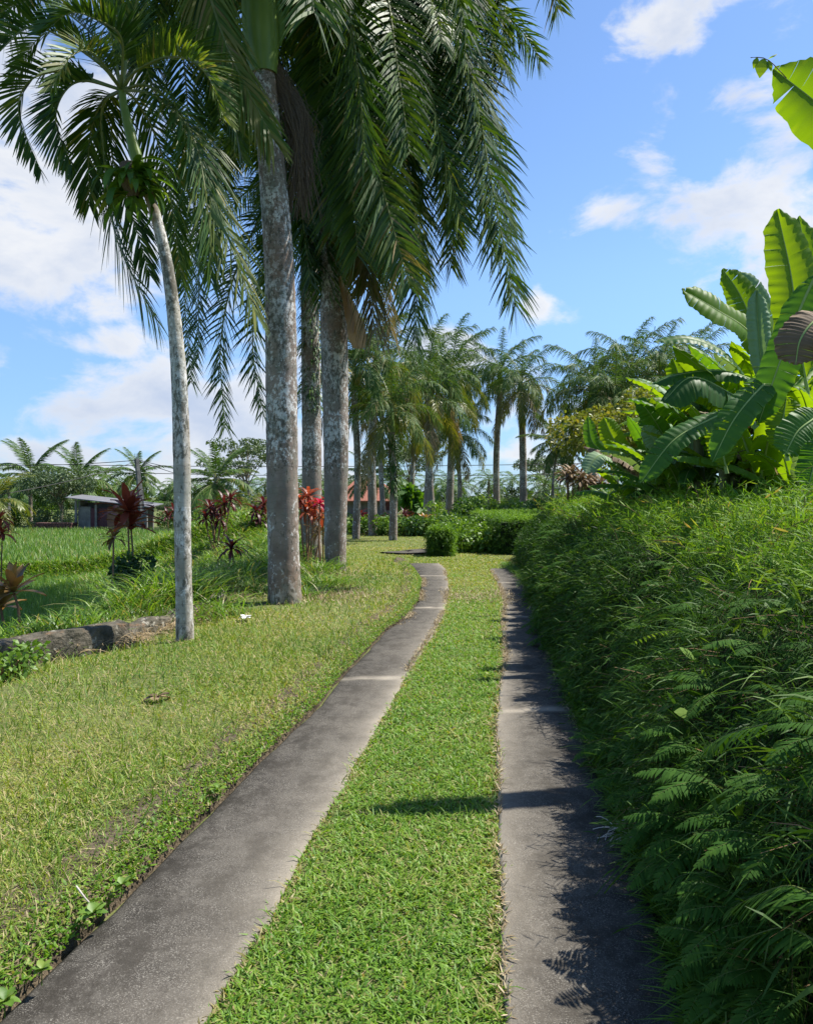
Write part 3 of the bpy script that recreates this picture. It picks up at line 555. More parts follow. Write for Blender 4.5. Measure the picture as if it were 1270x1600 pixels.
sp1 = [([c0, (150, 95, 8.3), (60, 42, 8.0), (5, 75, 7.7), (-50, 150, 7.5)],),
       ([c0, (130, 126, 8.3), (98, 148, 8.1), (88, 195, 8.0), (115, 262, 7.9)], dict(Ll=.42)),
       ([c0, (100, 112, 8.6), (45, 128, 8.7), (30, 180, 8.8), (65, 268, 8.8)], dict(Ll=.42)),
       ([c0, (160, 170, 8.8), (165, 260, 9.1), (185, 380, 9.3), (250, 512, 9.4)], dict(h=(-1, -.6, 0), phi=(0, .25), droop=.45, Ll=.62)),
       ([c0, (215, 110, 8.2), (270, 88, 7.9), (320, 112, 7.7), (350, 185, 7.6)], dict(rmean=.65, Ll=.45)),
       ([c0, (235, 135, 8.2), (290, 190, 7.9), (330, 300, 7.8), (400, 490, 7.8)], dict(mat=m_palmy, phi=(.1, .35), droop=.4, Ll=.62)),
       ([c0, (240, 150, 8.0), (300, 210, 7.7), (325, 330, 7.6), (330, 440, 7.6)], dict(phi=(.2, .3), droop=.35)),
       ([c0, (180, 90, 8.4), (160, 10, 8.3), (90, -60, 8.0), (0, -70, 7.8)], dict(rmean=.5)),
       ([c0, (200, 80, 8.4), (215, 0, 8.3), (260, -60, 8.1), (340, -70, 8.0)], dict(rmean=.5)),
       ([c0, (175, 100, 9.0), (130, 40, 9.5), (60, 0, 9.9), (-10, 20, 10.2)], dict()),
       ([c0, (210, 100, 9.0), (250, 60, 9.6), (300, 60, 10.1), (340, 110, 10.5)], dict()),
       ([c0, (170, 110, 7.9), (140, 80, 7.3), (110, 90, 6.9), (80, 140, 6.7)], dict(rmean=.6, Ll=.4)),
       ([c0, (180, 170, 9.2), (175, 240, 9.6), (205, 330, 9.8), (235, 430, 9.9)], dict(phi=(.1, .3), droop=.4)),
       ([c0, (200, 90, 8.7), (205, 20, 8.9), (190, -60, 9.2)], dict(rmean=.6)),
       ([c0, (160, 160, 8.9), (140, 220, 9.2), (140, 320, 9.4)], dict(phi=(0, .3), droop=.4, Ll=.5)),
       ([c0, (150, 90, 9), (110, 50, 9.4), (60, 60, 9.6), (20, 130, 9.7)],), ([c0, (190, 60, 8), (150, 30, 7.6), (110, 20, 7.3), (70, 50, 7.2)], dict(Ll=.42)), ([c0, (230, 90, 9), (290, 80, 9.4), (350, 140, 9.8), (380, 250, 10)],),
       ([c0, (215, 160, 9.0), (250, 230, 9.4), (270, 330, 9.7), (285, 440, 9.8)], dict(phi=(0, .4), droop=.4))]
hero(root, b1, sp1, .5, .03, m_palm, 58, **adon)
NLK = 1.0
# bird's nest fern clinging to it
fc = at(205, 285, Y1); root = thing('nest_fern', 'birds nest fern with strappy leaves clinging to the slender white trunk', 'fern', fc)
for i in range(80):
    r = rng; a = r.uniform(0, 6.28); e0 = R(r.uniform(-10, 60)); L_ = r.uniform(.25, .58); p = arc(L_, e0, e0-R(r.uniform(70, 130)), 1.1, 8, a)+[r.normal(0, .05), r.normal(0, .05), r.normal(0, .10)]
    m = M(); T = nrm(np.gradient(p, axis=0)); sdv = nrm(np.cross(T, [0, 0, 1.])+1e-3); w = .040*np.interp(np.linspace(0, 1, 8), [0, .4, .8, 1], [.4, 1, .8, .1])
    m.folded(p[None], (sdv*w[:, None])[None], np.array([0, 0, .008])[None, None], r.uniform(0, 1)**1.5); link('leaf', m.mesh('leaf', m_asp, True), root)
m = M(); m.tube(np.array([(.03, 0, -.16), (.0, 0, 0), (-.04, 0, .2)]), [.05, .12, .08], 10); link('root_mass', m.mesh('root_mass', m_fibre), root)

# palm 2: big trunk in the middle
b2 = gp(445, 951); b2[2] = .05; Y2 = b2[1]; root = thing('royal_palm', 'massive palm with thick lichen spotted grey trunk and green crownshaft, nearest of the thick ones', 'palm', b2)
link('trunk', trunk_mesh([at(446, 965, Y2), at(442, 800, Y2), at(440, 620, Y2), at(437, 430, Y2), at(424, 250, Y2), at(410, 100, Y2), ], [.245, .22, .222, .222, .22, .212, .198, .178, .16], 'trunk', m_trunk, 28, 110, 2, b2), root)
s = M(); s.tube(spline([at(412, 118, Y2), at(408, 60, Y2), at(400, -60, Y2), at(396, -150, Y2)], 14), np.interp(np.linspace(0, 1, 14), [0, .2, .5, 1], [.19, .26, .24, .10]), 18); link('crownshaft', s.mesh('crownshaft', m_shaft, True, b2), root)
link('sheath', (lambda m: (m.folded(spline([at(420, 90, 11.0), at(436, 60, 10.95), at(418, -20, 11.0), at(405, -90, 11.1)], 10)[None], (np.array([1., 0, 0])*np.interp(np.linspace(0, 1, 10), [0, .3, 1], [.02, .13, .10])[:, None])[None], np.array([0, -.02, 0])[None, None], .5), m.mesh('sheath', m_shaft, True, b2))[1])(M()), root)
c2 = (397, -140, Y2)
roy = dict(K=5, phi=(.1, .45), droop=.33, rr=.04, ang=(.85, 1.15), rmean=.38, base=.15, tipfrac=.5)
sp2 = [([c2, (350, -190, 10.6), (315, -90, 10.1), (350, 60, 9.9), (425, 215, 9.8)], dict(phi=(0, .25), droop=.3, rmean=.75, Ll=.8, nl=110, h=(.3, -1, 0), ang=(.4, .7))),  # leaflets shifted lighter; the sunlit gloss is painted into this frond
       ([c2, (310, -230, 11.6), (230, -140, 12), (215, 30, 12.3), (250, 180, 12.4)], dict()),
       ([c2, (300, -180, 12.6), (270, -60, 13.4), (290, 120, 14), (300, 280, 14.2)], dict()),
       ([c2, (470, -190, 11.2), (530, -60, 11.2), (560, 120, 11.3), (570, 250, 11.4)], dict()),
       ([c2, (340, -200, 12.6), (300, -60, 13.8), (330, 90, 14.6), (345, 200, 15)], dict()),
       ([c2, (460, -160, 12.4), (500, -40, 13.0), (500, 120, 13.2), (490, 260, 13.4)], dict()),
       ([c2, (500, -260, 10.8), (620, -200, 10.5), (700, -60, 10.4), (730, 60, 10.4)], dict()),
       ([c2, (260, -300, 11), (120, -240, 10.8), (40, -80, 10.7), (10, 40, 10.7)], dict()),
       ([c2, (420, -260, 10.0), (450, -230, 9.0), (480, -100, 8.3), (490, 20, 8.1)], dict())]
hero(root, b2, sp2, .85, .038, m_palm, 95, **roy)
crown(root, np.array(at(*c2))-b2, pool_near, 20, .85, np.random.default_rng(5), levels=3)
m = M()
for i in range(420):
    r = rng; st = at(430+r.normal(0, 8), 120+r.normal(0, 15), 11.05+r.normal(0, .1)); en = at(470+r.normal(0, 14), 260+r.uniform(-40, 90), 11.0+r.normal(0, .12)); mid_ = at(468+r.normal(0, 10), 190+r.normal(0, 15), 11+r.normal(0, .1))
    p = spline([st, mid_, en], 5); m.ribbons(p[None], np.full((1, 5, 3), [.004, 0, 0]), r.random())
link('old_flower_stalks', m.mesh('old_flower_stalks', m_fibre, origin=b2), root)

# palm 3
b3 = gp(527, 900); b3[2] = .04; Y3 = b3[1]
root = thing('royal_palm', 'massive palm with brown stained grey trunk, ferny foot and dried hanging sheath', 'palm', b3)
link('trunk', trunk_mesh([at(527, 910, Y3), at(524, 860, Y3), at(525, 700, Y3), at(522, 520, Y3), at(520, 350, Y3), at(526, 150, Y3)], [.21, .225, .245, .26, .275, .275, .27, .25, .22], 'trunk', m_trunk, 26, 110, 3, b3), root)
s = M(); s.tube(spline([at(526, 160, Y3), at(530, 90, Y3), at(538, 0, Y3)], 10), [.28, .33, .34, .32, .3, .27, .24, .2, .16, .12], 16); link('crownshaft', s.mesh('crownshaft', m_shaft, True, b3), root)
c3 = (545, 0, Y3)
sp3 = [([c3, (640, -90, 14.2), (725, 80, 13.8), (770, 300, 13.6), (806, 480, 13.5)], dict(nl=150, rmean=.5, Ll=1.1)),
       ([c3, (620, -40, 15.2), (680, 100, 15.0), (740, 260, 14.9), (770, 400, 14.9)], dict(nl=110)),
       ([c3, (545, -60, 13.8), (560, 60, 12.9), (585, 240, 12.5), (640, 450, 12.4)], dict(nl=130, h=(.2, -1, 0), rmean=.4)),
       ([c3, (600, 0, 14.6), (620, 140, 14.0), (645, 300, 13.8), (662, 430, 13.8)], dict(nl=100, rmean=.5, h=(1, -.5, 0))),
       ([c3, (660, -120, 15.5), (740, -100, 15.2), (780, 0, 15.0), (790, 115, 14.9)], dict(rmean=.5)),
       ([c3, (680, -160, 16), (790, -160, 16.2), (850, -70, 16.4), (872, 20, 16.5)], dict()),
       ([c3, (510, -40, 14.8), (500, 60, 14.2), (505, 230, 14), (520, 360, 14)], dict(h=(-.5, -1, 0))),
       ([c3, (575, 60, 16.8), (590, 200, 17), (600, 350, 17.1), (610, 520, 17.1)], dict(mat=m_palmd, droop=.8, h=(1, .2, 0), rmean=.5)),
       ([c3, (570, 80, 15.2), (565, 220, 14.9), (575, 380, 14.8), (585, 520, 14.8)], dict(mat=m_palmd, droop=.8, h=(1, -.4, 0), rmean=.3)),
       ([c3, (590, 40, 15.4), (630, 200, 15.2), (650, 380, 15.1), (650, 540, 15.1)], dict(rmean=.6, droop=.7)),
       ([c3, (450, 0, 15.4), (420, 120, 15.4), (425, 280, 15.5), (440, 420, 15.6)], dict()),
       ([c3, (480, -60, 17), (400, 0, 18), (360, 140, 18.6), (350, 300, 18.8)], dict()),
       ([c3, (600, 20, 14.9), (670, 160, 14.6), (700, 330, 14.5), (705, 420, 14.5)], dict(rmean=.5)),
       ([c3, (610, -120, 14.4), (690, -80, 13.8), (720, 60, 13.6), (735, 200, 13.6)], dict(rmean=.5)),
       ([c3, (515, 60, 15.6), (500, 200, 15.3), (505, 340, 15.2), (512, 460, 15.2)], dict(nl=110, rmean=.4, h=(-.5, -1, 0))),
       ([c3, (545, 60, 15.4), (555, 180, 15.0), (560, 320, 14.9), (570, 450, 14.9)], dict(nl=110, rmean=.6, h=(.5, -1, 0), mat=m_palmy)),
       ([c3, (640, -60, 15.6), (720, 40, 15.6), (765, 200, 15.6), (800, 360, 15.6)], dict(nl=120, rmean=.35)),
       ([c3, (600, -60, 14.2), (650, 60, 13.5), (690, 220, 13.2), (720, 350, 13.2)], dict(nl=120, rmean=.5)),
       ([c3, (560, -40, 14.4), (580, 80, 13.8), (600, 260, 13.6), (620, 400, 13.6)], dict(nl=120, h=(.6, -1, 0), rmean=.3)),
       ([c3, (530, -40, 14.2), (530, 80, 13.4), (545, 240, 13.1), (560, 400, 13.1)], dict(nl=120, h=(-.3, -1, 0), rmean=.45)),
       ([c3, (620, 20, 16.4), (670, 120, 16.6), (700, 260, 16.7), (715, 380, 16.8)], dict(nl=110)),
       ([c3, (500, 20, 15.4), (470, 140, 15), (470, 300, 15), (485, 440, 15)], dict(nl=110, rmean=.3)),
       ([c3, (640, -140, 14.8), (710, -120, 14.6), (750, -20, 14.5), (775, 100, 14.4)], dict(rmean=.55)),
       ([c3, (560, -60, 13.6), (600, -20, 12.6), (620, 100, 12.1), (640, 240, 12)], dict(rmean=.6))]
hero(root, b3, sp3, .92, .044, m_palm, 100, **roy)
crown(root, np.array(at(*c3))-b3, pool_near, 24, 1.0, np.random.default_rng(6), levels=4)
m = M()
pth = spline([at(540, 455, 14.9), at(552, 500, 14.75), at(560, 545, 14.65)], 8)
m.folded(pth[None], (np.array([.98, -.2, 0])*np.interp(np.linspace(0, 1, 8), [0, .3, .8, 1], [.03, .10, .2, .12])[:, None])[None], np.array([.02, -.10, 0])[None, None], .9)
m.folded(pth[None]+[[[-.14, .05, .3]]], (np.array([.98, .2, 0])*np.interp(np.linspace(0, 1, 8), [0, .3, .8, 1], [.03, .06, .09, .03])[:, None])[None], np.array([.02, -.05, 0])[None, None], .5)
link('dried_sheath', m.mesh('dried_sheath', leafmat('dried_sheath', [(0, (.22, .12, .06)), (1, (.55, .36, .20))], .6, .3, (1.2, 1, .6), nsc=5), True, b3), root)
# palm 4 behind
b4 = np.array(((487-CXP)/FP*19.5, 19.5, .15)); root = thing('royal_palm', 'thick grey palm behind, seen between the two massive trunks', 'palm', b4)
link('trunk', trunk_mesh([at(487, 870, 19.5), at(487, 700, 19.5), at(485, 520, 19.5), at(482, 330, 19.5)], [.26, .25, .24, .23, .21], 'trunk', m_trunk, 22, 80, 4, b4), root)
s = M(); s.tube(spline([at(482, 335, 19.5), at(482, 250, 19.5), at(482, 210, 19.5)], 8), [.2, .25, .25, .24, .22, .2, .16, .1], 14); link('crownshaft', s.mesh('crownshaft', m_shaft, True, b4), root)
c4 = (478, 250, 19.5)
sp4 = [([c4, (420, 180, 18.6), (350, 240, 18.2), (315, 380, 18), (310, 560, 18)], dict()),
       ([c4, (400, 210, 19.6), (320, 300, 19.8), (290, 450, 20), (300, 600, 20)], dict()),
       ([c4, (430, 300, 18.8), (370, 420, 18.4), (345, 540, 18.3), (352, 670, 18.3)], dict(h=(-1, 0, 0))),
       ([c4, (440, 330, 20), (410, 430, 20), (395, 540, 20), (412, 650, 20)], dict(h=(-1, 0, 0))),
       ([c4, (450, 260, 18), (430, 360, 17.4), (425, 470, 17.2)], dict(h=(-.4, -1, 0))),
       ([c4, (500, 260, 18.6), (520, 340, 18.3), (530, 460, 18.2)], dict()),
       ([c4, (380, 160, 20.4), (290, 220, 20.9), (270, 340, 21.1), (285, 440, 21.2)], dict())]
hero(root, b4, sp4, .85, .045, m_palm, 80, **roy)
crown(root, np.array(at(*c4))-b4, pool_near, 18, .82, np.random.default_rng(9), levels=4)
m = M()
for i in range(500):
    z = rng.uniform(3.6, 7.2); a = rng.uniform(0, 6.28); p = arc(rng.uniform(.15, .4), R(rng.uniform(-20, 40)), R(-70), 1, 5, a)+[.2*math.cos(a), .2*math.sin(a), z]
    m.ribbons(p[None], (np.array([-math.sin(a), math.cos(a), 0])*.018*np.array([.5, 1, 1, .7, .1])[:, None])[None], rng.random())
tag(link('climbing_fern', m.mesh('climbing_fern', m_bush), None, b4), 'leafy climber wrapped round the upper trunk of the palm behind', 'climbing plant')

NLK = 1.0
# middle distance avenue (column of base, distance, row of crown, trunk radius, frond scale, withered fronds, label)
AV = [(556, 29, 600, .13, .95, 1, 'slim grey palm just right of the massive trunks, first of the avenue'),
      (583, 31, 575, .17, 1.0, 2, 'tall grey palm standing behind the first two slim ones of the avenue'),
      (614, 28, 665, .14, .85, 2, 'shorter palm wrapped in climbers halfway up its pale trunk'),
      (664, 38, 600, .15, 1.15, 2, 'pale trunked palm beside a twin of the same height above the small hedge'),
      (677, 36, 640, .15, 1.0, 3, 'pale trunked palm with many brown drooping fronds above the small hedge'),
      (701, 47, 590, .22, 1.3, 0, 'dark trunked palm in shade behind the pale pair of the avenue'),
      (717, 44, 690, .13, .9, 2, 'lowest pale palm of the avenue with a brownish hanging crown'),
      (776, 45, 598, .19, 1.05, 0, 'tall single palm standing free against the white cloud'),
      (817, 42, 612, .20, 1.0, 3, 'tall palm with withered skirt below its green crown, beside the free standing one'),
      (640, 52, 640, .15, 1.2, 1, 'palm mostly hidden behind the drooping crowns of the avenue'),
      (600, 45, 640, .15, 1.1, 1, 'farther palm seen between the slim trunks before the red roof')]
for i, (px, Y, cy, tr, fs, dn, lab) in enumerate(AV):
    b = np.array([(px-CXP)/FP*Y, Y, 0.]); b[2] = float(height(b[0], b[1])); t_ = at(px+(5 if i % 2 else -3), cy+8, Y)
    root, tp = palm(lab, b, t_, [tr*1.15, tr, tr*.95, tr*.85], .9, None, 'palm', 'palms of the avenue', nf=17, sc=fs, dryn=dn, seed=i, bend=(.1, -.12, .05)[i % 3])
    if i == 2:
        m = M()
        for k in range(420):
            z = rng.uniform(1.7, 3.9); a = rng.uniform(0, 6.28); p = arc(rng.uniform(.2, .45), R(rng.uniform(-30, 40)), R(-80), 1, 5, a)+[.12*math.cos(a), .12*math.sin(a), z]
            m.ribbons(p[None], (np.array([-math.sin(a), math.cos(a), 0])*.02*np.array([.5, 1, 1, .7, .1])[:, None])[None], rng.random())
        tag(link('climbing_plant', m.mesh('climbing_plant', m_bush), None, b), 'shaggy climber hanging on the shorter pale palm of the avenue', 'climbing plant')
# palm group right of the drive
RG = [(925, 36, 590, 1.0, 'leftmost palm of the dense group behind the yellow green tree'), (985, 40, 560, 1.15, 'tallest palm in the dense group behind the yellow green tree'),
      (1030, 36, 575, 1.05, 'palm of the dense group right behind the banana leaves'), (922, 41, 640, .85, 'low palm with hanging grey fronds at the edge of the dense group'), (960, 34, 610, .9, 'palm of the dense group directly behind the yellow green crown'),
      (1075, 40, 560, 1.0, 'palm mostly covered by the banana clump')]
for i, (px, Y, cy, fs, lab) in enumerate(RG):
    b = np.array([(px-CXP)/FP*Y, Y, 0.]); palm(lab, b, at(px, cy+40, Y), [.24, .2, .2, .18], .9, None, 'palm', 'palms behind the banana clump', nf=20, sc=fs, dryn=3 if i in (3, 0) else 1, seed=20+i)

# ------------------------------------------------------------------ coconut palms, far off
def coco(px, Y, cy, lab, sc=1.0, pool=None, lv=4, gb=None, name='coconut_palm', nf=21, grp=None, tr=.13):
    b = np.array([(px-CXP)/FP*Y, Y, 0.]); b[2] = float(height(b[0], Y)); t_ = at(px, cy, Y)+[rng.uniform(-.3, .3), 0, 0]
    return palm(lab, b, t_, [tr*1.5, tr, tr*.9, tr*.8], 0, None, name, grp, nf=nf, sc=sc, pool=pool or pool_coco, levels=lv, mat=m_trunk, seed=int(px)+40, bend=rng.uniform(-.4, .4))
coco(48, 52, 738, 'coconut palm with a yellowed lower frond beyond the brick heap', 1.0)
coco(118, 56, 745, 'coconut palm rising above the roof of the grey shed', 1.0)
coco(345, 46, 746, 'young yellow green coconut palm right of the slender white trunk', .85)
coco(216, 60, 738, 'coconut palm half hidden behind the dark pole', .8)
coco(868, 38, 690, 'coconut palm on a thin dark trunk before the bright cloud', .62, tr=.07)
coco(382, 42, 800, 'low yellow palm left of the thickest trunk', .6, pool_yel, 3, name='golden_palm', tr=.09)
coco(408, 42, 790, 'low golden palm touching the thickest trunk', .6, pool_yel, 3, name='golden_palm', tr=.09)
coco(-4, 40, 775, 'low golden palm cut by the picture edge', .9, pool_yel, 3, name='golden_palm', tr=.09)
coco(575, 50, 740, 'small coconut palm near the red roof', .7)
# ------------------------------------------------------------------ broad leaved trees
def leaf_cloud(m, centres, radii, n, size, r, flat=1.0, mi=0):
    k = r.integers(0, len(centres), n); u = nrm(r.normal(size=(n, 3)))*(r.uniform(.35, 1, n)**.45)[:, None]; u[:, 2] *= flat
    P = centres[k]+u*radii[k][:, None]; d = nrm(u+r.normal(0, .7, (n, 3))+[0, 0, -.2]); s = nrm(np.cross(d, nrm(r.normal(size=(n, 3)))))
    l_ = size*r.uniform(.6, 1.3, n); tt = np.array([0, .5, 1]); C = P[:, None]+d[:, None]*(l_[:, None]*tt)[..., None]; C[:, 2, 2] -= .15*l_
    m.ribbons(C, s[:, None]*(l_[:, None]*np.array([.06, .28, .04]))[..., None], np.clip(.5+.35*n2d(P[:, 0]*2, P[:, 2]*2+P[:, 1], 1, 3)+r.normal(0, .2, n), 0, 1), mi)
def tree_parts(h, cr, n, size, seed, mat, nclump=16, tiers=False, trunkr=.15):
    r = np.random.default_rng(seed); cs, rs = [], []; tr = M(); top = np.array([0, 0, h*.5])
    tr.tube(spline([(0, 0, -.3), (r.normal(0, .1), r.normal(0, .1), h*.25), top, top+[0, 0, h*.2]], 10), np.linspace(trunkr, trunkr*.45, 10), 8)
    for i in range(nclump):
        a = i*GA; q = math.sqrt((i+.5)/nclump); z = (h*.62+r.uniform(-.22, .38)*h*(1-q*.6)) if not tiers else h*(.55+.42*r.random())
        c = np.array([math.cos(a)*q*cr, math.sin(a)*q*cr, z]); cs.append(c); rs.append(cr*r.uniform(.24, .42))
        tr.tube(spline([top*r.uniform(.6, 1), (top+c)/2+[0, 0, .1*h*r.random()], c], 6), np.linspace(trunkr*.4, trunkr*.08, 6), 5)
    lf = M(); leaf_cloud(lf, np.array(cs), np.array(rs), n, size, r, .35 if tiers else .8)
    return tr.mesh('trunk', m_bark, True), lf.mesh('crown', mat)
def tree(name, lab, pos, parts, sc=1, rz=0, group=None, cat='tree'):
    root = thing(name, lab, cat, pos, rz, sc, group); link('trunk', parts[0], root); link('crown', parts[1], root); return root
t_y = tree_parts(4.6, 1.9, 16000, .13, 3, m_ytree, 22)
tree('yellow_tree', 'yellow green small leaved tree before the dense palm group', ((965-CXP)/FP*26+.5, 26, 0), t_y, 1.18)
TP = [tree_parts(5.0, 2.2, 5200, .24, 11, m_fart), tree_parts(6.0, 2.6, 5200, .26, 12, m_bush), tree_parts(7, 3.6, 4200, .26, 13, m_fart, 18, True), tree_parts(3.2, 2.0, 4600, .18, 14, m_bushl)]
tree('round_tree', 'greyish round tree beside the grey shed', ((95-CXP)/FP*50, 50, -.4), tree_parts(4.2, 2.2, 7000, .16, 21, m_fart), .95)
tree('flat_topped_tree', 'flat topped tree with layered branches left of the thickest trunk', ((385-CXP)/FP*75, 75, 0), TP[2], 1.0, .4)
tree('flat_topped_tree', 'flat topped layered tree far behind the palm avenue before the cloud', ((850-CXP)/FP*110, 110, 0), TP[2], 1.05, 2.0)
tree('flat_topped_tree', 'flat topped layered tree behind the red roofed house', ((640-CXP)/FP*90, 90, 0), TP[2], 1.1, 1.0)
r = np.random.default_rng(77)
for i in range(50):                          # the far treeline, one tree at a time
    px = -60+i*20+r.uniform(-9, 9); Y = r.uniform(62, 120); k = [0, 1, 3, 0][int(r.integers(4))]; x = (px-CXP)/FP*Y
    sc = r.uniform(.25, .5)*Y/85
    tree('far_tree', 'bushy tree in the distant treeline under the clouds', (x, Y, float(height(x, Y))-.3), TP[k], sc, r.uniform(0, 6.28), 'trees of the distant treeline')
cp = None
for i in range(34):
    px = -60+i*29+r.uniform(-12, 12); Y = r.uniform(70, 120); x = (px-CXP)/FP*Y; cy = HZ-r.uniform(4, 28)
    if cp is None:
        rr_ = np.random.default_rng(5); m = M()
        for q in range(16): frond(m, arc(3.0, R(75-q*6), R(75-q*6-80), 1.1, 10, q*GA), 20, .75, .10, 3, droop=.3, phi=(-.1, .2), r=rr_, rr=.03)
        cp = (m.mesh('crown', [m_palmf, m_rachis]), trunk_mesh([(0, 0, -1), (.15, 0, -.45), (0, 0, 0)], [.16, .13, .12], 'trunk', m_bark, 8, 10))
    z = EYE+(HZ-cy)/FP*Y; root = thing('far_palm', 'coconut palm in the distant treeline under the clouds', 'palm', (x, Y, 0), r.uniform(0, 6.28), 1, 'coconut palms of the distant treeline')
    o = link('trunk', cp[1], root, (0, 0, z)); o.scale = (1, 1, z+.5); link('crown', cp[0], root, (0, 0, z), 0, r.uniform(.8, 1.25))
# far wood filling the foot of the treeline
m = M(); n = 70; ys_ = np.full(n, 128.)+r.uniform(-8, 8, n); cs = np.column_stack([np.linspace(-110, 110, n), ys_, r.uniform(-.5, .8, n)]); leaf_cloud(m, cs, r.uniform(2.0, 3.2, n), 42000, .7, r)
tag(link('far_wood', m.mesh('far_wood', m_fart)), 'continuous dark green wood closing the horizon', 'wood', kind='stuff')

# ------------------------------------------------------------------ shrubs, cordylines
def rosette(m, c, n, Ll, wd, r, mi=0, e=(80, -20), K=7, bend=(40, 90), rl=0, rh=1):
    for i in range(n):
        a = i*GA+r.uniform(-.2, .2); e0 = R(e[0]+(e[1]-e[0])*i/n+r.uniform(-8, 8)); L_ = Ll*r.uniform(.75, 1.1); p = arc(L_, e0, e0-R(r.uniform(*bend)), 1.4, K, a)+c
        T = nrm(np.gradient(p, axis=0)); sv = nrm(np.array([-math.sin(a), math.cos(a), 0])); w = wd*.5*np.interp(np.linspace(0, 1, K), [0, .15, .5, .8, 1], [.25, .45, 1, .75, .05])
        up = np.cross(sv, T)*-1; up = up*(wd*.12)
        m.folded(p[None], (sv[None]*w[:, None])[None], up[None], r.uniform(rl, rh))
def cordyline(lab, pos, heads, Ll, wd, mat, n=20, seed=0, name='cordyline', cat='plant', green=False, group=None, **kw):
    r = np.random.default_rng(seed); pos = np.asarray(pos, float); root = thing(name, lab, cat, pos, group=group)
    for h in heads:
        h = np.asarray(h, float); st = M(); st.tube(spline([(h[0]*.2, h[1]*.2, -.1), (h[0]*.7+r.normal(0, .03), h[1]*.7, h[2]*.5), h], 8), np.linspace(.022, .014, 8), 6); link('stem', st.mesh('stem', m_twig), root)
        m = M(); rosette(m, h, n, Ll, wd, r, **kw); link('leaf_rosette', m.mesh('leaf_rosette', mat, True), root)
    return root
def gz(px, py, Y):
    p = at(px, py, Y); return (p[0], p[1], float(height(p[0], p[1])))
def hd(px, py, Y, base): p = at(px, py, Y); return np.array([p[0]-base[0], p[1]-base[1], p[2]-base[2]])
def cord(lab, px, Y, heads, Ll, wd, mat, **kw):
    b = gz(px, 800, Y); return cordyline(lab, b, [hd(x, y, Y+dz, b) for (x, y, dz) in heads], Ll, wd, mat, **kw)
cord('tall red cordyline plant in front of the dark pole', 205, 13.5, [(200, 800, 0), (205, 822, .2)], .58, .15, m_red, n=24, seed=1, e=(85, -10), bend=(15, 60))
cord('small bronze cordyline beneath the tall red one', 172, 12.5, [(178, 842, 0)], .32, .06, m_croton, n=18, seed=2)
cord('bronze leaved croton at the picture edge above the low wall', 22, 8.6, [(22, 925, 0), (2, 950, .1)], .36, .11, m_croton, n=16, seed=3, e=(85, 0), bend=(10, 50))
cord('red croton by the grey post at the picture edge', 2, 17, [(0, 812, 0), (4, 835, .1)], .4, .09, m_red, n=16, seed=4)
cord('many headed purple cordyline on the grassy mound', 338, 21, [(322, 812, 0), (335, 800, .3), (350, 790, -.2), (345, 812, .4), (360, 783, 0), (328, 795, .2)], .5, .08, m_purple, n=20, seed=5)
cord('dark purple cordyline low in the shaded grass', 363, 15, [(362, 858, 0)], .42, .07, m_purple, n=24, seed=6)
cord('dark cordyline right of the slender white trunk far off', 268, 26, [(262, 808, 0), (272, 800, .2)], .5, .08, m_purple, n=18, seed=7)
cord('purple cordyline touching the thickest trunk', 408, 22, [(400, 800, 0), (412, 790, .3), (405, 812, .2)], .5, .09, m_purple, n=20, seed=8)
cord('dark red cordyline between the two massive trunks', 482, 16.5, [(470, 785, 0), (482, 778, .2), (492, 795, .1), (478, 800, -.1), (500, 808, .3)], .42, .075, m_red, n=20, seed=9)
cord('crimson tipped cordyline between the two massive trunks', 502, 16.2, [(500, 788, 0)], .26, .09, m_pink, n=12, seed=10)
cord('green and red cordyline at the foot of the palm behind', 505, 17.5, [(505, 822, 0), (512, 800, .2), (498, 835, 0)], .4, .07, m_croton, n=18, seed=11)
cord('small purple cordyline on the lawn side of the mound', 385, 23, [(378, 822, 0)], .35, .06, m_purple, n=16, seed=12)
for i, (px, py, mt, lab) in enumerate(((572, 808, m_purple, 'maroon shrub behind the first slim palm trunk'), (600, 815, m_red, 'reddish shrub between the slim palm trunks'), (632, 812, m_purple, 'maroon shrub right of the climber wrapped palm'), (650, 820, m_croton, 'bronze shrub near the pale pair of palms'), (895, 745, m_dead, 'withered red brown plant at the left end of the banana clump'), (925, 760, m_dead, 'withered bronze plant below the young banana leaves'))):
    Y = 33 if px < 700 else 17
    cord(lab, px, Y, [(px+rng.uniform(-16, 16), py+rng.uniform(-8, 8), rng.uniform(-.5, .5)) for _ in range(7)], .5 if px < 700 else .35, .08, mt, n=18, seed=30+i, name='shrub')
def shrub(name, lab, pos, rx, h, n, size, mat, seed, cat='shrub', group=None, ncl=9):
    r = np.random.default_rng(seed); root = thing(name, lab, cat, pos, group=group); cs = np.column_stack([r.uniform(-rx, rx, ncl), r.uniform(-rx, rx, ncl), r.uniform(.25, .8, ncl)*h])
    m = M(); leaf_cloud(m, cs, np.full(ncl, min(rx, h)*.5), n, size, r); link('foliage', m.mesh('foliage', mat), root)
    st = M()
    for c in cs: st.tube(np.array([(c[0]*.2, c[1]*.2, -.05), c*[.7, .7, .5], c]), [.02, .014, .006], 5)
    link('stems', st.mesh('stems', m_twig), root); return root
shrub('leafy_shrub', 'leafy green shrub under the tall red cordyline', gz(208, 800, 13.3), .32, 1.15, 1500, .09, m_bush, 1)
for i in range(11):
    px = 555+i*17+rng.uniform(-6, 6); Y = 31+rng.uniform(0, 3); shrub('low_bush', 'low bright green bush behind the slim avenue palms', gz(px, 800, Y), .8, .65, 1300, .13, m_bushl if i % 2 else m_bush, 60+i, group='low bushes behind the avenue')
